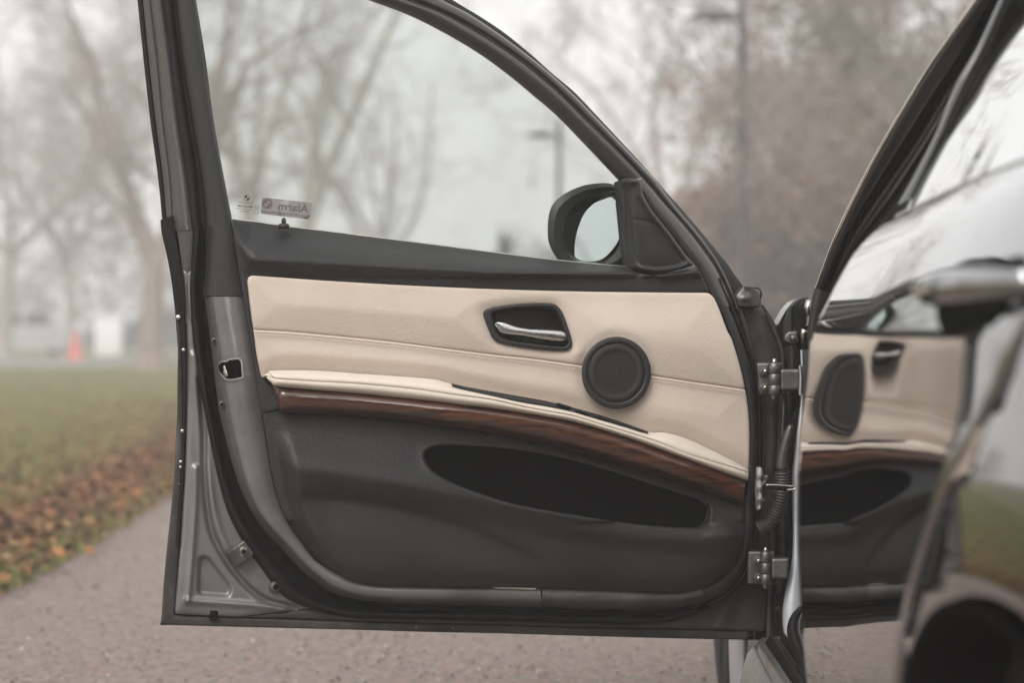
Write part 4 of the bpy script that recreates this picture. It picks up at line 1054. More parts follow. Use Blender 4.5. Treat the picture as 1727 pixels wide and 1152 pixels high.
# ---------------------------------------------------------------- lower lining with the map pocket
pk_pts = [(715, 768), (719, 760), (730, 754.5), (751, 752), (800, 754), (853.5, 758), (915, 767), (975, 780), (1072, 809), (1130, 828), (1172, 842), (1192, 850), (1198, 860), (1196, 876), (1187, 888), (1170, 891.5), (1096.6, 887), (1030, 879), (975, 870), (878, 853), (825, 838), (780.5, 822), (745, 805), (724, 788)]
pk = smooth_outline(pk_pts, 5)
lw_bot = [s[6] for s in ST[4:]] + [s[2] for s in RIGHT[:4]]
lwo = np.vstack([cr(lw_bot, 240), np.array([(1258, 830)]), wb[::-1] + np.array([0, -4]), np.array([(458, 655), (452, 665)])])
lwo = resample(lwo, 460, True)
yA = line([(430, 780), (493, 787), (634.6, 808), (741.6, 828), (829, 848), (975, 877), (1096, 893), (1170, 900), (1260, 906)])
yW = line([(430, 690), (478, 700)] + [tuple(p) for p in wb[4:]] + [(1262, 856)])
yB = line([(430, 832), (503, 836), (586, 838), (683, 855), (780.5, 884), (878, 928), (926, 957), (1000, 1010)])
xL = line([(690, 468), (753, 486), (840, 503), (900, 526), (950, 560), (1000, 600)])
def low_lin_h(x, y, d):
    a, w_ = yA(x), yW(x)
    t = np.clip((y - w_) / np.maximum(a - w_, 8), 0, 1)
    h = .006 + .038 * (.35 * t + .65 * sm(t, .25, 1.05))
    s = y - a
    h = h - .016 * sm(s, -2, 46) * sm(x, 470, 560) - .004 * sm(s, 40, 160)
    sb = y - yB(x)
    h = h - .008 * sm(sb, -12, 8) * (1 - sm(x, 850, 960)) + .009 * sm(sb, 0, 80) * (1 - sm(x, 850, 960))
    lip = dist_poly(x, y, pk)
    h = h + .004 * np.exp(-(lip / 7) ** 2) * (s < 12)
    fx = sm(x - xL(y), -26, 10)
    h = h * fx + .002 * (1 - fx)
    h = h - .010 * np.exp(-(np.maximum(d - 3, 0) / 12) ** 2) * (y > 880)
    h = h - .004 * sm(y, 940, 1000)
    return h + .006 * rnd_edge(d, 8)
panel('lower_lining', lwo, low_lin_h, M['trim'], fd, step=6, rings=(1.5, 3.5, 6, 9), skirt=.02, holes=[pk])
hb_ = low_lin_h(pk[:, 0], pk[:, 1], np.zeros(len(pk)))
pki = pk * .97 + pk.mean(0) * .03
g = Geo()
rows = [(pk, hb_ - .001), (pk * .995 + pk.mean(0) * .005, hb_ - .004), (pki, hb_ - .03), (pki, np.full(len(pk), -.045))]
V = np.vstack([D(p[:, 0], p[:, 1], w) for p, w in rows]); g.add(V, grid_faces(4, len(pk), True))
panel_geo(g, pki, lambda x, y, d: -.045 + 0 * x, step=25, rings=(), skirt=0); g.build('map_pocket', M['pit'], fd)
# warning label under the lining
g = Geo(); panel_geo(g, rounded([(829, 990.6), (905, 992.2), (905, 995), (835, 993.2)], 1, 4), lambda x, y, d: .0035 + 0 * x, step=8, rings=(), skirt=.002); g.build('sill_label', M['leather_smooth'], fd)
g = Geo(); panel_geo(g, rounded([(912, 992.5), (914, 992.5), (914.5, 1020), (912.5, 1020)], .5, 4), lambda x, y, d: .0015 - .03 * sm(y, 1006, 1026), step=3, rings=(), skirt=.002); g.build('jamb_crack', M['rubber'], fd)

# ---------------------------------------------------------------- latch, screws, buffer on the jamb
lt = rounded([(365, 616), (371, 609), (384, 608), (385, 605), (405, 603), (409, 610), (411, 638), (390, 642.5), (380, 641), (366, 626)], 2, 2.5)
lti = lt * .86 + lt.mean(0) * .14
hj = lambda x, y, d: np.interp(x, [360, 372, 378, 420], [-.034, -.010, .0, .0]) + .0012
g = Geo()
V = np.vstack([D(lt[:, 0], lt[:, 1], hj(lt[:, 0], 0, 0) - .001), D(lt[:, 0], lt[:, 1], hj(lt[:, 0], 0, 0) + .0012), D(lti[:, 0], lti[:, 1], hj(lti[:, 0], 0, 0) + .0012), D(lti[:, 0], lti[:, 1], hj(lti[:, 0], 0, 0) + .0004)])
g.add(V, grid_faces(4, len(lt), True)); g.build('latch_rim', M['bright'], fd, smooth=False)
g = Geo(); panel_geo(g, lti, lambda x, y, d: hj(x, y, d) + .0006, step=5, rings=(), skirt=0); g.build('latch_opening', M['pit'], fd)
q = rounded([(374, 619), (379, 616), (385, 634), (380, 636)], 1, 2); panel('latch_claw', q, lambda x, y, d: .0035 + .001 * rnd_edge(d, 2) - .012 * (x < 377), M['bright'], fd, step=2, rings=(1,), skirt=.004)
for px, py in ((362, 575), (374.5, 682)):
    dome('screw', px, py, -.022, .0058, M['steel'], fd, .55); dome('screw_socket', px - 1, py - .5, -.0188, .0026, M['liner'], fd, .2)
bq = np.array([(408, 914.5), (428, 935), (409, 950), (387, 934)], float)
q = rounded([(380.5, 935), (412, 912), (428.5, 935), (411, 949.5), (397, 958.5)], [2, 2, 2, 2, 3], 2)
def buf_h(x, y, d):
    s = (x - 403) * .80 - (y - 936) * (-.6) * -1
    k = ((x - 381) * .81 - (y - 935) * .59)          # along the buffer
    return -.032 + np.where(k < 22, .004 - .012 * ((22 - k) / 22) ** 2, 0.0) + .002 * rnd_edge(d, 2.5)
panel('rubber_buffer', q, buf_h, M['steel'], fd, step=2.5, rings=(1, 2), skirt=.016)
dome('buffer_screw', 411.5, 931, -.031, .0088, M['steel'], fd, .25); dome('buffer_socket', 411.5, 931, -.0288, .0036, M['liner'], fd, .2)
dome('hem_bolt', 464, 991, -.046, .0105, M['shell_dark'], fd, .5); dome('hem_bolt_hole', 465.5, 990.5, -.0415, .0048, M['liner'], fd, .3)
g = Geo(); panel_geo(g, rounded([(354, 1030), (368, 1031), (368, 1048), (354, 1047)], 2, 3), lambda x, y, d: -.052 - .004 * sm(y, 1034, 1044) + 0 * x, step=4, rings=(), skirt=.01); g.build('drain_plug', M['liner'], fd)

# ---------------------------------------------------------------- door mirror (behind the pane)
WM = -.115
mo = smooth_outline([(923.6, 393), (925, 365), (933, 343), (953, 326), (980.5, 313.6), (1005, 309), (1030, 309.5), (1048, 320), (1058, 350), (1062, 400), (1056, 440), (1030, 452), (985, 454), (952, 446), (936, 431), (926, 411)], 4)
mi = smooth_outline([(951, 395.5), (955.5, 368), (969.5, 347), (994.5, 332), (1020, 324), (1038, 322), (1048, 332), (1052, 360), (1051, 387), (1041.7, 418), (1022, 440), (1000, 444), (975, 440), (961, 431), (953, 414)], 4)
mo, mi = resample(mo, 90, True), resample(mi, 90, True)
k0 = np.argmin(mo[:, 0]); k1 = np.argmin(mi[:, 0]); mo = np.roll(mo, -k0, 0); mi = np.roll(mi, -k1, 0)
cM = np.array([990, 382.0])
g = Geo()
for a_, b_ in (((mo, -.02), (mo * .985 + mi * .015, 0.0)), ((mo * .985 + mi * .015, 0.0), (mo * .6 + mi * .4, .006)), ((mo * .6 + mi * .4, .006), (mi * .95 + mo * .05, .001)), ((mi * .95 + mo * .05, .001), (mi, -.004))):
    V = np.vstack([D(p[:, 0], p[:, 1], WM + w) for p, w in (a_, b_)]); g.add(V, grid_faces(2, 90, True))
for (s0, w0), (s1, w1) in (((1, -.02), (1.0, -.05)), ((1.0, -.05), (.93, -.085)), ((.93, -.085), (.72, -.115)), ((.72, -.115), (.3, -.128)), ((.3, -.128), (.02, -.13))):
    V = np.vstack([D((mo * s + cM * (1 - s))[:, 0], (mo * s + cM * (1 - s))[:, 1], WM + w) for s, w in ((s0, w0), (s1, w1))]); g.add(V, grid_faces(2, 90, True))
side_mirror = g.build('side_mirror', M['mirror_shell'], car)
gi_ = resample(smooth_outline([(969, 424), (969.5, 404), (975, 379), (986, 354), (1005.5, 337), (1028, 326), (1041.7, 323.5), (1047, 343), (1050, 373), (1044.5, 401), (1033, 420.6), (1016.7, 436), (1000, 440.6), (980, 439), (970.5, 434)], 4), 90, True)
gi_ = np.roll(gi_, -np.argmin(gi_[:, 0]), 0)
g = Geo(); V = np.vstack([D(p[:, 0], p[:, 1], WM + w) for p, w in ((mi, -.004), (mi * .7 + gi_ * .3, -.012), (gi_, -.022))]); g.add(V, grid_faces(3, 90, True)); g.build('mirror_bezel', M['mirror_shell'], side_mirror)
panel('mirror_glass', gi_, lambda x, y, d: WM - .019 + (y - 385) * .00016 + (x - 1010) * .00034, M['mirror'], side_mirror, step=30, rings=(), skirt=0)
tube('mirror_foot', np.vstack([D(1040, 425, WM - .05), D(1062, 436, WM - .03), D(1095, 440, -.075), D(1120, 440, -.06)]), [.035, .03, .03, .03], M['plastic'], side_mirror, 12)

# ---------------------------------------------------------------- body side: section and lengthwise camber
SEC = np.array([(.14, .420), (.18, .402), (.24, .388), (.30, .3775), (.346, .3706), (.369, .3684), (.411, .3654), (.453, .3631), (.50, .3618), (.535, .3614), (.56, .3613), (.593, .3616), (.635, .3630), (.665, .3655), (.70, .3690), (.735, .3715), (.765, .3728), (.785, .3752), (.804, .384), (.834, .3975), (.879, .420), (.909, .4440), (.924, .4600), (.932, .4720)])
secz = np.linspace(SEC[0, 0], SEC[-1, 0], 220)
THETA = np.array([(.14, -25), (.25, -14), (.30, -9), (.37, -5), (.45, -3), (.53, -.5), (.60, .5), (.645, 1.5), (.672, 8), (.70, 9.5), (.735, 5), (.765, 1), (.778, 4), (.786, 24), (.80, 26), (.85, 27), (.88, 30), (.905, 45), (.94, 55)])
slope_ = np.tan(np.radians(np.interp(secz, THETA[:, 0], THETA[:, 1])))
secx = np.r_[0, np.cumsum((slope_[1:] + slope_[:-1]) / 2 * np.diff(secz))]
secx = secx - np.interp(.56, secz, secx) + .3613
ker = np.exp(-np.linspace(-2, 2, 13) ** 2); ker /= ker.sum()
secx = np.convolve(np.pad(secx, 6, 'reflect', reflect_type='odd'), ker, 'valid')
def flank(Y, z):
    t = (3.05 - Y)
    rise = .028 * np.clip(t, -1.5, 1.6)                       # the belt climbs towards the tail
    zz = z - rise * sm(z, .55, .92)
    return np.interp(zz, secz, secx) + .09 * np.clip(t - .42, 0, 5) ** 2 * (t < .80) + (t >= .80) * (.012996 + .0684 * (t - .80) + .27 * np.clip(t - .80, 0, .40) ** 2 + .216 * np.maximum(t - 1.20, 0)) + .02 * np.clip(-t, 0, 2) ** 2
def fmap(a, b, h):
    Y, z = np.asarray(a) / 1000, np.asarray(b) / 1000
    return np.stack([flank(Y, z) - h, Y, z], -1)
belt = lambda Y: 932 + 28 * (3.05 - Y)
def cut(z): # rear edge of the rear door: round the wheel arch, then up
    return np.interp(z, [.14, .30, .45, .56, .66, .76, .86, .99], [2.42, 2.40, 2.34, 2.25, 2.14, 2.03, 1.93, 1.84])
zs = np.linspace(.16, .985, 40)
rd_out = np.vstack([np.column_stack([np.full(30, 3050), np.linspace(250, 925, 30)]), [(3040, 931)], np.column_stack([np.linspace(3020, 1845, 40), [belt(y / 1000) - 1 for y in np.linspace(3020, 1845, 40)]]), np.column_stack([cut(zs[::-1]) * 1000, zs[::-1] * 1000]), np.column_stack([np.linspace(2440, 3000, 16), np.full(16, 165)]), [(3040, 190)]])
rd_out = rd_out[np.r_[True, np.linalg.norm(np.diff(rd_out, axis=0), axis=1) > 2]]
rear_door = panel('rear_door', resample(rd_out, 420, True), lambda x, y, d: .006 * rnd_edge(d, 6), M['paint'], car, mapf=fmap, step=18, rings=(1.5, 3, 6), skirt=.035, skirt_dir=(1, 0, 0))
rear_door['label'] = 'closed rear door in glossy dark silver, mirroring the open door'
# rear quarter with the wheel arch
AY, AZ, AR = 2.05, .285, .275
aa = np.radians(np.linspace(-8, 186, 60))
arch_pts = np.column_stack([(AY - AR * np.cos(aa)) * 1000, (AZ + AR * np.sin(aa)) * 1000])     # from the near end over the top to the far end
gap = 3.5
za = np.linspace(.985, .20, 60); cutp = np.column_stack([cut(za) * 1000 - gap, za * 1000])
cutp = cutp[~((np.hypot(cutp[:, 0] / 1000 - AY, cutp[:, 1] / 1000 - AZ) < AR + .004))]
first = cutp[cutp[:, 1] > 480]
q_out = np.vstack([[(820, 985), (1400, 978)], [(1830, belt(1.83) - 1)], first[first[:, 0] > 0], arch_pts[::-1][arch_pts[::-1][:, 1] > 480][:0]])
far_end = arch_pts[np.argmin(np.hypot(*(arch_pts - first[-1]).T))]
ai = int(np.argmin(np.hypot(*(arch_pts - first[-1]).T)))
q_out = np.vstack([[(820, 985), (1400, 978)], first, arch_pts[:ai + 1][::-1], [(1700, 250), (820, 250)]])
rq = panel('rear_quarter', resample(q_out, 300, True), lambda x, y, d: .004 * rnd_edge(d, 6), M['paint'], car, mapf=fmap, step=30, rings=(2, 5), skirt=.05, skirt_dir=(1, 0, 0))
# lip of the arch and dark wheel house
g = Geo(); P0 = fmap(arch_pts[:, 0], arch_pts[:, 1], np.full(60, .010)); ins_ = arch_pts * .96 + np.array([AY, AZ]) * 1000 * .04
P1 = fmap(ins_[:, 0], ins_[:, 1], np.full(60, .006)); P2 = P1 + [.35, 0, 0]
g.add(np.vstack([P0, P1, P2]), grid_faces(3, 60)); g.build('wheel_house', M['liner'], car)
def wheel(label, X, Y, r=.315, wd=.205):
    prof = [(r * .66, 0), (r * .70, -.008), (r * .93, -.012), (r * .985, .012), (r, .04), (r, wd - .04), (r * .985, wd - .012), (r * .93, wd + .012), (r * .66, wd)]
    w_ = tube('wheel', [(X + o, Y, r - .002) for _, o in prof], [k for k, _ in prof], M['tyre'], car, 48); w_['label'] = label
    tube('rim', [(X + o, Y, r - .002) for o in (.012, .02, .055, .06)], [r * .655, r * .64, r * .60, .06], M['car_dark'], w_, 40)
    for k in range(5):
        a = 2 * math.pi * k / 5
        tube('spoke', [(X + .03, Y + math.cos(a) * .05, r - .002 + math.sin(a) * .05), (X + .028, Y + math.cos(a) * r * .62, r - .002 + math.sin(a) * r * .62)], [.03, .024], M['car_silver'], w_, 8)
    return w_
wheel('rear wheel deep in its dark arch', .47, 2.02)
wheel('front wheel hidden behind the open door', .452, 5.06)
# rear door handle: cup, bar, mounting feet
hz0 = .828
def hpt(Y, z, h): return np.array([float(flank(Y, z)) - h, Y, z])
cup = rounded([(2245, 812), (2232, 840), (2050, 856), (2015, 836), (2060, 796), (2190, 784)], 16, 5)
panel('handle_cup', cup, lambda x, y, d: .0015 - .0 * d, M['liner'], rear_door, mapf=fmap, step=12, rings=(), skirt=.004, skirt_dir=(1, 0, 0))
yy = np.linspace(2.255, 1.985, 22); prot = .012 + .026 * np.sin(np.clip((2.255 - yy) / .27, 0, 1) * math.pi) ** .5
g = Geo(); rows = []
for Yk, pr in zip(yy, prot):
    zc = hz0 + .10 * (2.255 - Yk) * .10
    hw = .011 + .004 * math.sin((2.255 - Yk) / .27 * math.pi); th = .008
    c = hpt(Yk, zc, pr)
    rows.append([c + np.array([math.cos(a) * -th, 0, math.sin(a) * hw]) for a in np.linspace(0, 2 * math.pi, 14, endpoint=False)])
g.add(np.array(rows).reshape(-1, 3), grid_faces(22, 14, True) + [tuple(range(14)), tuple(range(21 * 14, 22 * 14))]); g.build('handle', M['paint'], rear_door)
for Yk in (2.24, 2.0): tube('handle_foot', [hpt(Yk, hz0, -.004), hpt(Yk, hz0, .016)], [.02, .014], M['plastic'], rear_door, 12)
# rear side glass with its frame
def gl_map(a, b, h):
    Y, z = np.asarray(a) / 1000, np.asarray(b) / 1000
    bl = belt(Y) / 1000
    return np.stack([flank(Y, bl) + .008 + (z - bl) * .50 + .18 * np.clip(z - bl, 0, 1) ** 2 - h, Y, z], -1)
fr0 = [(1515, 345), (1540, 300), (1580, 222), (1611, 146), (1650, 76), (1685, 0), (1735, -110)]
fr1 = [(1545, 330), (1565, 288), (1600, 210), (1630, 146), (1665, 76), (1698, 0), (1748, -110)]
fr2 = [(1557, 330), (1577, 286), (1611, 210), (1640, 146), (1675, 76), (1708, 0), (1758, -110)]
pm = plane(3.0)
M['pillar'] = mat('gloss_pillar_trim', (.05, .05, .05), .06, coat=1, coat_ior=1.7)
loft('pillar_trim', [(fr0, -.03), (fr0, .0), (np.array(fr0) * .6 + np.array(fr1) * .4, .012), (fr1, .004)], M['pillar'], rear_door, mapf=pm, n=50)
loft('glass_run', [(fr1, .006), (np.array(fr1) * .5 + np.array(fr2) * .5, .010), (fr2, .002)], M['rubber'], rear_door, mapf=pm, n=50)
gy = np.linspace(2.99, 1.55, 40)
go = np.vstack([np.column_stack([gy * 1000, [belt(y) - 2 for y in gy]]), [(1750, 1300), (2300, 1372), (2700, 1372), (2860, 1330), (2910, 1230)]])
panel('rear_window', resample(go, 160, True), lambda x, y, d: 0 * x, M['dark_glass'], rear_door, mapf=gl_map, step=60, rings=(), skirt=.004, skirt_dir=(1, 0, 0))
bs = np.array([gl_map(y * 1000, belt(y) - 3, 0.0) for y in gy]); tube('belt_strip', bs + [-.003, 0, 0], .006, M['gloss'], rear_door, 8)

# ---------------------------------------------------------------- windscreen pillar and roof rail
DZ = [4.12, 4.0, 3.86, 3.70, 3.52, 3.33, 3.15, 2.95]
P_ = lambda c: c
pil = [
 [(1373, 490), (1406, 400), (1449.5, 309), (1494.6, 226), (1543, 146), (1588, 76), (1642, 0), (1700, -78)],
 [(1377.5, 491.5), (1412.5, 402.5), (1457, 311), (1502.5, 228), (1550.5, 148), (1596, 78), (1650.5, 2), (1708, -76)],
 [(1381, 492), (1418, 404), (1463, 313), (1511, 231), (1560, 151), (1606, 80), (1657, 3), (1713, -75)],
 [(1385, 493), (1423, 405), (1474, 317), (1524, 236), (1574.5, 156), (1622, 85), (1668, 5), (1724, -72)],
 [(1391, 495), (1430, 407), (1485, 321), (1540, 243), (1589, 162), (1636, 91), (1681, 9), (1735, -68)],
 [(1396, 497), (1438, 410), (1494, 325), (1548, 246), (1597, 166), (1643, 95), (1688, 11), (1742, -66)],
 [(1404, 500), (1447, 413), (1508, 332), (1560, 252), (1609, 172), (1652, 100), (1697, 14), (1750, -62)],
 [(1425, 506), (1470, 420), (1530, 340), (1582, 262), (1630, 182), (1672, 108), (1715, 20), (1770, -56)]]
dep = [-.0, .010, .004, .0, -.022, .006, .012, -.05]
def pil_map(px, py, h): return at(px, py, h)
def strip(name, idx, offs, mt, mid=None):
    cs = []
    for i, o in zip(idx, offs): cs.append((pil[i], np.array(DZ) - o))
    return loft(name, cs, mt, pillar, mapf=pil_map, n=70)
g = Geo(); loft_geo(g, [(pil[1], np.array(DZ) - .006), (np.array(pil[1]) * .5 + np.array(pil[2]) * .5, np.array(DZ) - .013), (pil[2], np.array(DZ) - .006), (np.array(pil[2]) * .5 + np.array(pil[3]) * .5, np.array(DZ) - .011), (pil[3], np.array(DZ) + .004)], mapf=pil_map, n=70)
pillar = g.build('windscreen_pillar', M['frame_warm'], car)
loft('chrome_strip', [(pil[0], np.array(DZ) + .03), (pil[0], np.array(DZ)), (np.array(pil[0]) * .5 + np.array(pil[1]) * .5, np.array(DZ) - .010), (pil[1], np.array(DZ) - .004)], M['chrome'], pillar, mapf=pil_map, n=70)
loft('pillar_channel', [(pil[3], np.array(DZ) + .002), (np.array(pil[3]) * .6 + np.array(pil[4]) * .4, np.array(DZ) + .03), (pil[4], np.array(DZ) + .02)], M['liner'], pillar, mapf=pil_map, n=70)
loft('pillar_seal', [(pil[4], np.array(DZ) + .02), (np.array(pil[4]) * .7 + np.array(pil[5]) * .3, np.array(DZ) + .002), (pil[5], np.array(DZ) - .004), (np.array(pil[5]) * .5 + np.array(pil[6]) * .5, np.array(DZ) + .004), (pil[6], np.array(DZ) + .03)], M['frame'], pillar, mapf=pil_map, n=70)
loft('pillar_inner', [(pil[6], np.array(DZ) + .03), (np.array(pil[6]) * .8 + np.array(pil[7]) * .2, np.array(DZ) + .012), (np.array(pil[6]) * .6 + np.array(pil[7]) * .4, np.array(DZ) + .03), (np.array(pil[7]) + [50, 10], np.array(DZ) + .06)], M['plastic'], pillar, mapf=pil_map, n=70)
# foot of the pillar: black sleeve
loft('pillar_sleeve', [([(1373, 486), (1368, 508), (1365, 535), (1361, 562), (1362, 590)], 4.10), ([(1380, 487), (1375, 510), (1371, 537), (1366, 566), (1366, 592)], 4.075), ([(1390, 491), (1384, 513), (1378, 540), (1372, 570), (1371, 594)], 4.08), ([(1408, 496), (1398, 518), (1390, 545), (1383, 575), (1380, 600)], 4.11)], M['plastic'], pillar, mapf=pil_map, n=40)

# ---------------------------------------------------------------- hinge pillar behind the door gap
def wpanel(name, pts, Y, mt, parent, hf=None, r=3, step=4, skirt=.02, edge=.004):
    q = rounded(pts, r, 2.5)
    return panel(name, q, (lambda x, y, d: (hf(x, y) if hf else 0 * x) + edge * rnd_edge(d, 3)), mt, parent, mapf=plane(Y), step=step, rings=(1, 2.5), skirt=skirt, skirt_dir=(0, 1, 0))
hp = wpanel('hinge_pillar', [(1296, 560), (1336, 575), (1362, 560), (1372, 590), (1372, 1046), (1330, 1060), (1300, 1080), (1296, 1000)], 4.24, M['shell_dark'], car, step=12)
wpanel('pillar_flange', [(1318, 660), (1334, 660), (1333, 730), (1332, 800), (1331, 915), (1326, 930), (1325, 1010), (1312, 1030), (1308, 985), (1313, 900), (1316, 760)], 4.20, M['grime'], hp, hf=lambda x, y: .008 * np.exp(-((x - 1321) / 3.5) ** 2))
wpanel('pillar_gap', [(1338, 560), (1350, 560), (1347, 720), (1341, 800), (1338, 800), (1338, 690)], 4.195, M['liner'], hp)
# silver jamb edge between gap and rear door
ja = [(1349, 590), (1350, 650), (1346, 700), (1339, 760), (1334.5, 800), (1334.5, 850), (1336, 900), (1334, 945), (1325, 985), (1319, 1015), (1317, 1045), (1320, 1075)]
jb = [(1354, 590), (1356, 650), (1355, 700), (1351, 760), (1349, 800), (1348, 850), (1348, 900), (1349, 945), (1351, 985), (1353, 1015), (1353, 1045), (1352, 1075)]
ja, jb = np.array(ja, float), np.array(jb, float)
loft('silver_jamb', [(ja + [-1, 0], 4.17), (ja, 4.145), (ja * .85 + jb * .15, 4.13), (ja * .45 + jb * .55, 4.12), (jb, 4.13), (jb + [12, 0], 4.17)], M['paint_jamb'], hp, mapf=pil_map, n=90)
loft('jamb_edge_seal', [(ja + [-5, 0], 4.16), (ja + [-3, 0], 4.138), (ja + [1.2, 0], 4.134)], M['rubber'], hp, mapf=pil_map, n=90)
# sill: strips that run from the pillar foot towards the camera
def sill(name, far, near, mt, zl=0.0, thick=.012):
    """far/near: pairs (left, right) of pixel points at 4.05 m and 3.2 m"""
    g = Geo(); rows = []
    for Yk, (l, r) in ((4.08, far), (3.12, near)):
        a, b = at(*l, Yk), at(*r, Yk); m_ = (a + b) / 2 + [0, 0, thick]
        rows.append(np.vstack([a - [0, 0, .03], a, a * .75 + b * .25 + [0, 0, thick * .8], m_, a * .25 + b * .75 + [0, 0, thick * .8], b, b - [0, 0, .03]]))
    t = np.linspace(0, 1, 12)[:, None, None]
    V = ((1 - t) * rows[0] + t * rows[1]).reshape(-1, 3)
    g.add(V, grid_faces(12, 7)); return g.build(name, mt, sl_)
def toward(p, Y0=4.08, Y1=3.12, dX=-.018):
    w0 = at(p[0], p[1], Y0); w1 = np.array([w0[0] + dX, Y1, w0[2]]); d = w1 - CAM
    return (CX + F * d[0] / (d[1] * math.cos(PITCH) - d[2] * math.sin(PITCH)), CY - F * (d[1] * math.sin(PITCH) + d[2] * math.cos(PITCH)) / (d[1] * math.cos(PITCH) - d[2] * math.sin(PITCH)))
g = Geo(); a0, a1 = at(1272, 1100, 4.1), at(1345, 1100, 4.1)
V = []
for Yk in (4.16, 3.0):
    for X_, z_ in ((.395, .10), (.392, .185), (.405, .235), (.43, .262), (.47, .266), (.52, .262), (.56, .20)): V.append((X_, Yk, z_))
sl_ = g.add(V, grid_faces(2, 7)).build('sill', M['shell'], car)
for nm, l, r_, mt, th in (('sill_facet', (1278, 1086), (1290, 1084), 'shell', .004), ('sill_tread', (1291, 1083.5), (1310, 1082), 'rubber', .010), ('sill_line', (1311, 1081.5), (1315, 1081), 'bright', .003), ('sill_rubber', (1316, 1081), (1326, 1078), 'rubber', .012), ('sill_edge', (1327, 1078), (1331, 1076), 'bright', .003), ('sill_inner', (1332, 1075), (1352, 1066), 'plastic', .016)):
    sill(nm, (l, r_), (toward(l), toward(r_)), M[mt], thick=th)
# aperture seal curling from the pillar foot on to the sill
sc_ = cr(np.vstack([at(1352, 1030, 4.10), at(1342, 1042, 4.08), at(1336, 1058, 4.04), at(1338, 1080, 3.95), at(1350, 1110, 3.78), at(1366, 1152, 3.55), at(1392, 1215, 3.3)]), 50)
tube('aperture_seal', sc_, .0085, M['rubber'], sl_, 12)
tube('aperture_seal_lip', sc_ + np.array([.012, -.004, .003]), .005, M['frame'], sl_, 10)
# check-strap buffer pieces and bolts in the gap
for px, py in ((1319, 1006), (1313.5, 1026)):
    c = at(px, py, 4.185); tube('pillar_bolt', [c, c + [0, -.006, 0], c + [0, -.009, 0]], [.007, .006, .003], M['steel'], hp, 8)
wpanel('gap_buffer', [(1337, 694), (1347, 693), (1348, 710), (1338, 711)], 4.15, M['plastic'], hp, r=2)
# black fender corner and its bracket
fin = wpanel('fender_corner', [(1309, 556), (1316, 540), (1326, 522), (1338, 508), (1350, 502.5), (1363, 499.5), (1364.5, 515), (1361, 545), (1350, 568), (1338, 590), (1326, 585)], 4.19, M['gloss'], car, hf=lambda x, y: .012 * np.sin(np.clip((x - 1309) / 55, 0, 1) * math.pi), r=[1, 3, 3, 3, 3, 2, 3, 3, 3, 3, 3], skirt=.09)
wpanel('fender_bracket', [(1322, 566), (1330, 559), (1344, 558), (1346, 578), (1338, 582), (1322, 576)], 4.165, M['steel'], fin, r=3)
c = at(1337, 570.5, 4.16); tube('bracket_bolt', [c, c + [0, -.006, 0], c + [0, -.008, 0]], [.0065, .006, .003], M['steel'], fin, 6)
wpanel('fender_mount', [(1324, 582), (1345, 580), (1346, 640), (1334, 640), (1326, 606)], 4.18, M['plastic'], fin, hf=lambda x, y: .01 * np.exp(-((x - 1336) / 6) ** 2), r=5)
tube('fender_clip', np.vstack([at(1365, 506, 4.15), at(1362, 520, 4.15), at(1363, 532, 4.15)]), [.005, .007, .004], M['bright'], fin, 8)
tube('fender_peg', np.vstack([at(1357, 556, 4.14), at(1355, 562, 4.14), at(1354, 580, 4.14)]), [.006, .006, .003], M['bright'], fin, 8)

# ---------------------------------------------------------------- hinges
def hinge(label, xc, ys, rad, plate, arm, bolts, Y):
    g = Geo(); cx_ = at(xc, 0, Y)[0]
    z = lambda py: at(xc, py, Y)[2]
    b = wpanel('hinge', plate, Y + .012, M['steel'], car, r=2, skirt=.012); b['label'] = label
    r_ = rad * Y / F
    for y0, y1 in ys:
        a0, a1 = z(y0 + .5), z(y1 - .5)
        tube('knuckle', [(cx_, Y, a0), (cx_, Y, a0 - .001), (cx_, Y, a1 + .001), (cx_, Y, a1)], [r_ * .9, r_, r_, r_ * .9], M['steel'], b, 24)
    t0, t1 = z(ys[0][0] - 7), z(ys[-1][1] + 7)
    tube('pin', [(cx_, Y, t0), (cx_, Y, t0 - .004), (cx_, Y, z(ys[0][0]) - .004)], [r_ * .25, r_ * .42, r_ * .42], M['bright'], b, 12)
    tube('pin_nut', [(cx_, Y, z(ys[-1][1]) + .004), (cx_, Y, t1 + .002), (cx_, Y, t1)], [r_ * .55, r_ * .55, r_ * .35], M['steel'], b, 6, smooth=False)
    wpanel('arm', arm, Y - .004, M['steel'], b, r=1.5, skirt=.03)
    for px, py in bolts:
        c = at(px, py, Y + .010)
        tube('washer', [c, c + [0, -.002, 0]], [.0098, .0098], M['steel'], b, 20, smooth=False)
        tube('nut', [c, c + [0, -.009, 0], c + [0, -.010, 0]], [.0075, .0075, .006], M['steel'], b, 6, smooth=False)
        tube('stud', [c, c + [.001, -.016, 0], c + [.001, -.0175, 0]], [.0036, .0036, .002], M['bright'], b, 10)
    return b
hinge('upper hinge of the open front door', 1306, ((612, 630), (630, 649), (649, 667)), 10.5, [(1275, 612), (1320, 612), (1319, 667), (1281, 667)], [(1316, 623), (1350, 623), (1350, 658), (1316, 658)], ((1288, 626), (1288, 653)), 4.10)
hinge('lower hinge of the open front door', 1291.5, ((930, 949), (949, 968), (968, 986)), 9.3, [(1261, 930), (1307, 930), (1306, 986), (1261, 986)], [(1301, 942), (1331, 942), (1329, 977), (1301, 976)], ((1277, 945), (1277, 974)), 4.10)
loft('arm_weld', [([(1346, 618), (1347, 640), (1346, 664)], 4.09), ([(1349, 616), (1351, 640), (1350, 668)], 4.08), ([(1353, 618), (1355, 640), (1354, 664)], 4.09)], M['bright'], car, mapf=pil_map, n=16)
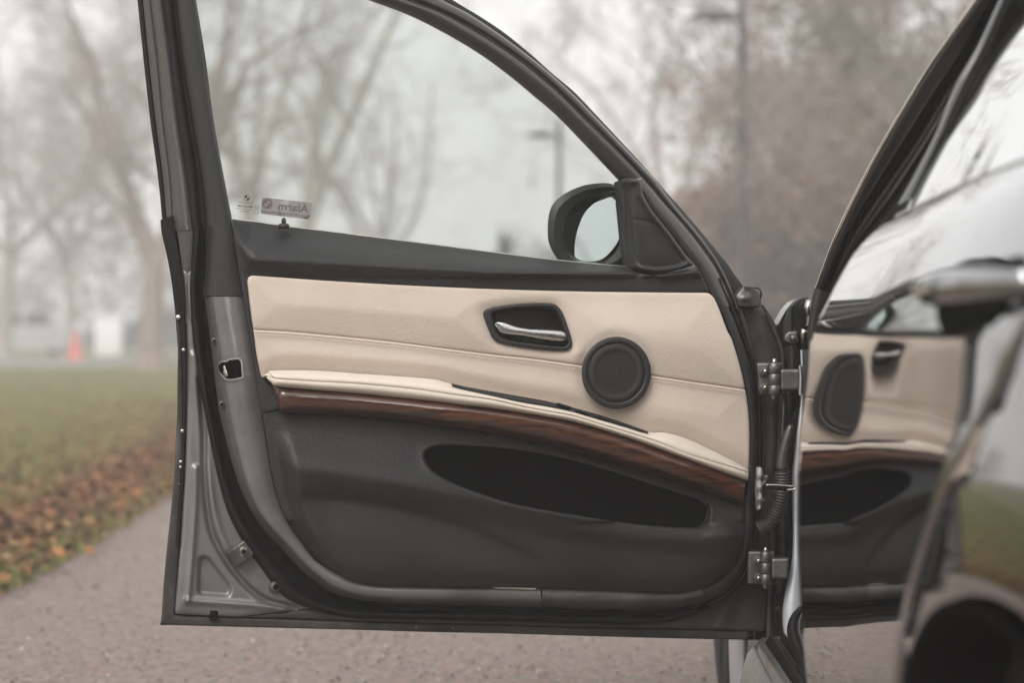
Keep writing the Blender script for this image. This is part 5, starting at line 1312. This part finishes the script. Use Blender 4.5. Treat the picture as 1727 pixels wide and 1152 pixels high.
# cable boot and check strap
bp = cr([(1319, 790), (1319.5, 810), (1318.5, 828), (1316, 846), (1311, 861), (1303, 875), (1292, 886), (1280, 893)], 200); bp = resample(bp, 220)
w_ = np.linspace(4.10, 4.12, 220); P = at(bp[:, 0], bp[:, 1], w_)
rb = .0108 + .0026 * np.abs(np.sin(np.linspace(0, 23 * math.pi, 220))) ** .7
boot = tube('cable_boot', P, rb, M['boot'], car, 18); boot['label'] = 'ribbed black rubber cable boot in the hinge gap'
P = at(np.array([1334, 1332, 1326, 1320, 1319]), np.array([716, 724, 745, 775, 793]), 4.10)
tube('boot_sleeve', cr(P, 30), np.interp(np.linspace(0, 1, 30), [0, .1, .5, 1], [.003, .006, .010, .0115]), M['frame'], boot, 16)
tube('boot_collar', at(np.array([1318.5, 1318.5]), np.array([789, 794]), 4.10), [.0128, .0128], M['rubber'], boot, 18)
strap = wpanel('check_strap', [(1291, 816.5), (1338, 818), (1344, 822), (1338, 827), (1291, 826)], 4.05, M['gloss'], car, r=[1, 3, 3, 3, 1], skirt=.006)
sp = at(np.array([1292, 1310, 1330, 1339, 1342, 1338, 1328]), np.array([818, 818.5, 820, 820.5, 822.5, 825.5, 826.5]), 4.04); tube('strap_wire', cr(sp, 40), .0014, M['bright'], strap, 8)
wpanel('door_latch_plate', [(1277, 789), (1286, 789), (1288, 804), (1296, 802), (1294, 813), (1287, 819), (1286, 838), (1292, 847), (1285, 849), (1284, 857), (1277, 862), (1275, 830)], 4.07, M['grease'], car, hf=lambda x, y: .010 * np.exp(-((x - 1282) / 4) ** 2) + .004 * np.sin(y * .3), r=2.5, step=2.5)
tube('door_wire', at(np.array([1322, 1321, 1319, 1316]), np.array([664, 700, 740, 790]), 4.13), .0022, M['steel'], car, 8)

# ---------------------------------------------------------------- front wing, bonnet, roof, floor: the rest of the car
fw = [([(1229, 1040), (1229, 1090), (1231, 1160), (1233, 1230)], 4.52), ([(1233, 1040), (1234, 1090), (1236, 1160), (1238, 1230)], 4.40), ([(1243, 1040), (1244, 1090), (1246, 1160), (1247, 1230)], 4.34), ([(1256, 1040), (1257, 1090), (1257, 1160), (1257, 1230)], 4.325), ([(1266, 1040), (1266, 1090), (1266, 1160), (1266, 1230)], 4.36), ([(1280, 1040), (1280, 1090), (1280, 1160), (1280, 1230)], 4.42)]
loft('front_wing_foot', fw, M['paint_jamb'], car, mapf=pil_map, n=20)
def wing_map(a, b, h):
    Y, z = np.asarray(a) / 1000, np.asarray(b) / 1000
    return np.stack([.415 + .05 * np.clip((z - .60) / .17, 0, 1) ** 2 + .02 * np.clip(Y - 4.6, 0, 2) ** 2 - h, Y, z], -1)
wa = np.radians(np.linspace(0, 180, 40)); arch_f = np.column_stack([5060 - 350 * np.cos(wa), 300 + 350 * np.sin(wa)])
wo = np.vstack([[(4330, 250), (4330, 770), (4700, 765), (5200, 735), (5750, 670), (5900, 600), (5900, 300)], arch_f[::-1]])
panel('front_wing', resample(wo, 160, True), lambda x, y, d: 0 * x, M['paint'], car, mapf=wing_map, step=60, rings=(), skirt=.03, skirt_dir=(1, 0, 0))
g = Geo(); V = []
for Yk, z_ in ((4.34, .772), (4.8, .765), (5.3, .735), (5.8, .66), (5.95, .60)):
    for X_ in np.linspace(.465 + .02 * max(0, Yk - 4.6) ** 2, 2.04 - .02 * max(0, Yk - 4.6) ** 2, 7): V.append((X_, Yk, z_ + .01 * math.sin((X_ - .46) / 1.58 * math.pi)))
g.add(V, grid_faces(5, 7)); g.build('bonnet', M['paint'], car)
g = Geo(); V = []
for Yk, z_ in ((3.05, 1.30), (2.6, 1.385), (2.0, 1.405), (1.4, 1.38), (1.0, 1.33)):
    for X_ in np.linspace(.66, 1.85, 9): V.append((X_, Yk, z_ + .03 * math.sin((X_ - .66) / 1.19 * math.pi)))
g.add(V, grid_faces(5, 9)); g.build('roof', M['paint'], car)
g = Geo(); g.add([(.62, 4.16, .80), (1.90, 4.16, .80), (1.80, 3.06, 1.30), (.70, 3.06, 1.30)], [(0, 1, 2, 3)]); g.build('windscreen', M['dark_glass'], car)
# dark cabin: floor, bulkhead, far side, rear wall
g = Geo(); box_geo(g, (.50, .85, .16), (2.02, 4.18, .20)); box_geo(g, (.50, 4.19, .16), (2.02, 4.22, .80)); box_geo(g, (2.00, .85, .16), (2.04, 4.2, .92)); box_geo(g, (.46, .82, .16), (2.02, .85, 1.3)); box_geo(g, (.47, .9, .2), (.50, 2.95, .90))
g.build('cabin_shell', M['liner'], car, smooth=False)
# seat, dashboard, steering wheel inside the aperture
def soft_box(name, lo, hi, mt, parent, bevel, tilt=0.0, pivot=None):
    g = Geo(); box_geo(g, lo, hi, bevel=bevel); V = np.vstack(g.V)
    if tilt:
        c, s = math.cos(tilt), math.sin(tilt); y_, z_ = V[:, 1] - pivot[0], V[:, 2] - pivot[1]
        V[:, 1], V[:, 2] = pivot[0] + c * y_ - s * z_, pivot[1] + s * y_ + c * z_
    return mesh_obj(name, V, g.F, mt, parent)
seat = soft_box('front_seat', (.74, 3.02, .34), (1.22, 3.56, .50), M['leather'], car, .06, R(8), (3.3, .42))
soft_box('seat_back', (.75, 2.86, .44), (1.21, 3.04, 1.06), M['leather'], seat, .06, R(18), (2.95, .44))
soft_box('headrest', (.86, 2.62, 1.08), (1.10, 2.73, 1.25), M['leather'], seat, .04, R(10), (2.7, 1.1))
soft_box('seat_base', (.78, 3.05, .20), (1.18, 3.50, .34), M['plastic'], seat, .02)
dash = soft_box('dashboard', (.58, 3.86, .56), (1.98, 4.18, .84), M['trim'], car, .07)
a = np.linspace(0, 2 * math.pi, 41)
tube('steering_wheel', np.column_stack([.98 + .185 * np.cos(a), 3.72 + .06 * np.sin(a), .80 + .175 * np.sin(a)]), .016, M['plastic'], car, 10)
tube('steering_column', [(.98, 3.73, .80), (.98, 3.90, .72)], [.06, .045], M['plastic'], car, 14)
soft_box('boot_lid', (.52, .74, .30), (2.0, .83, 1.0), M['paint'], car, .035)
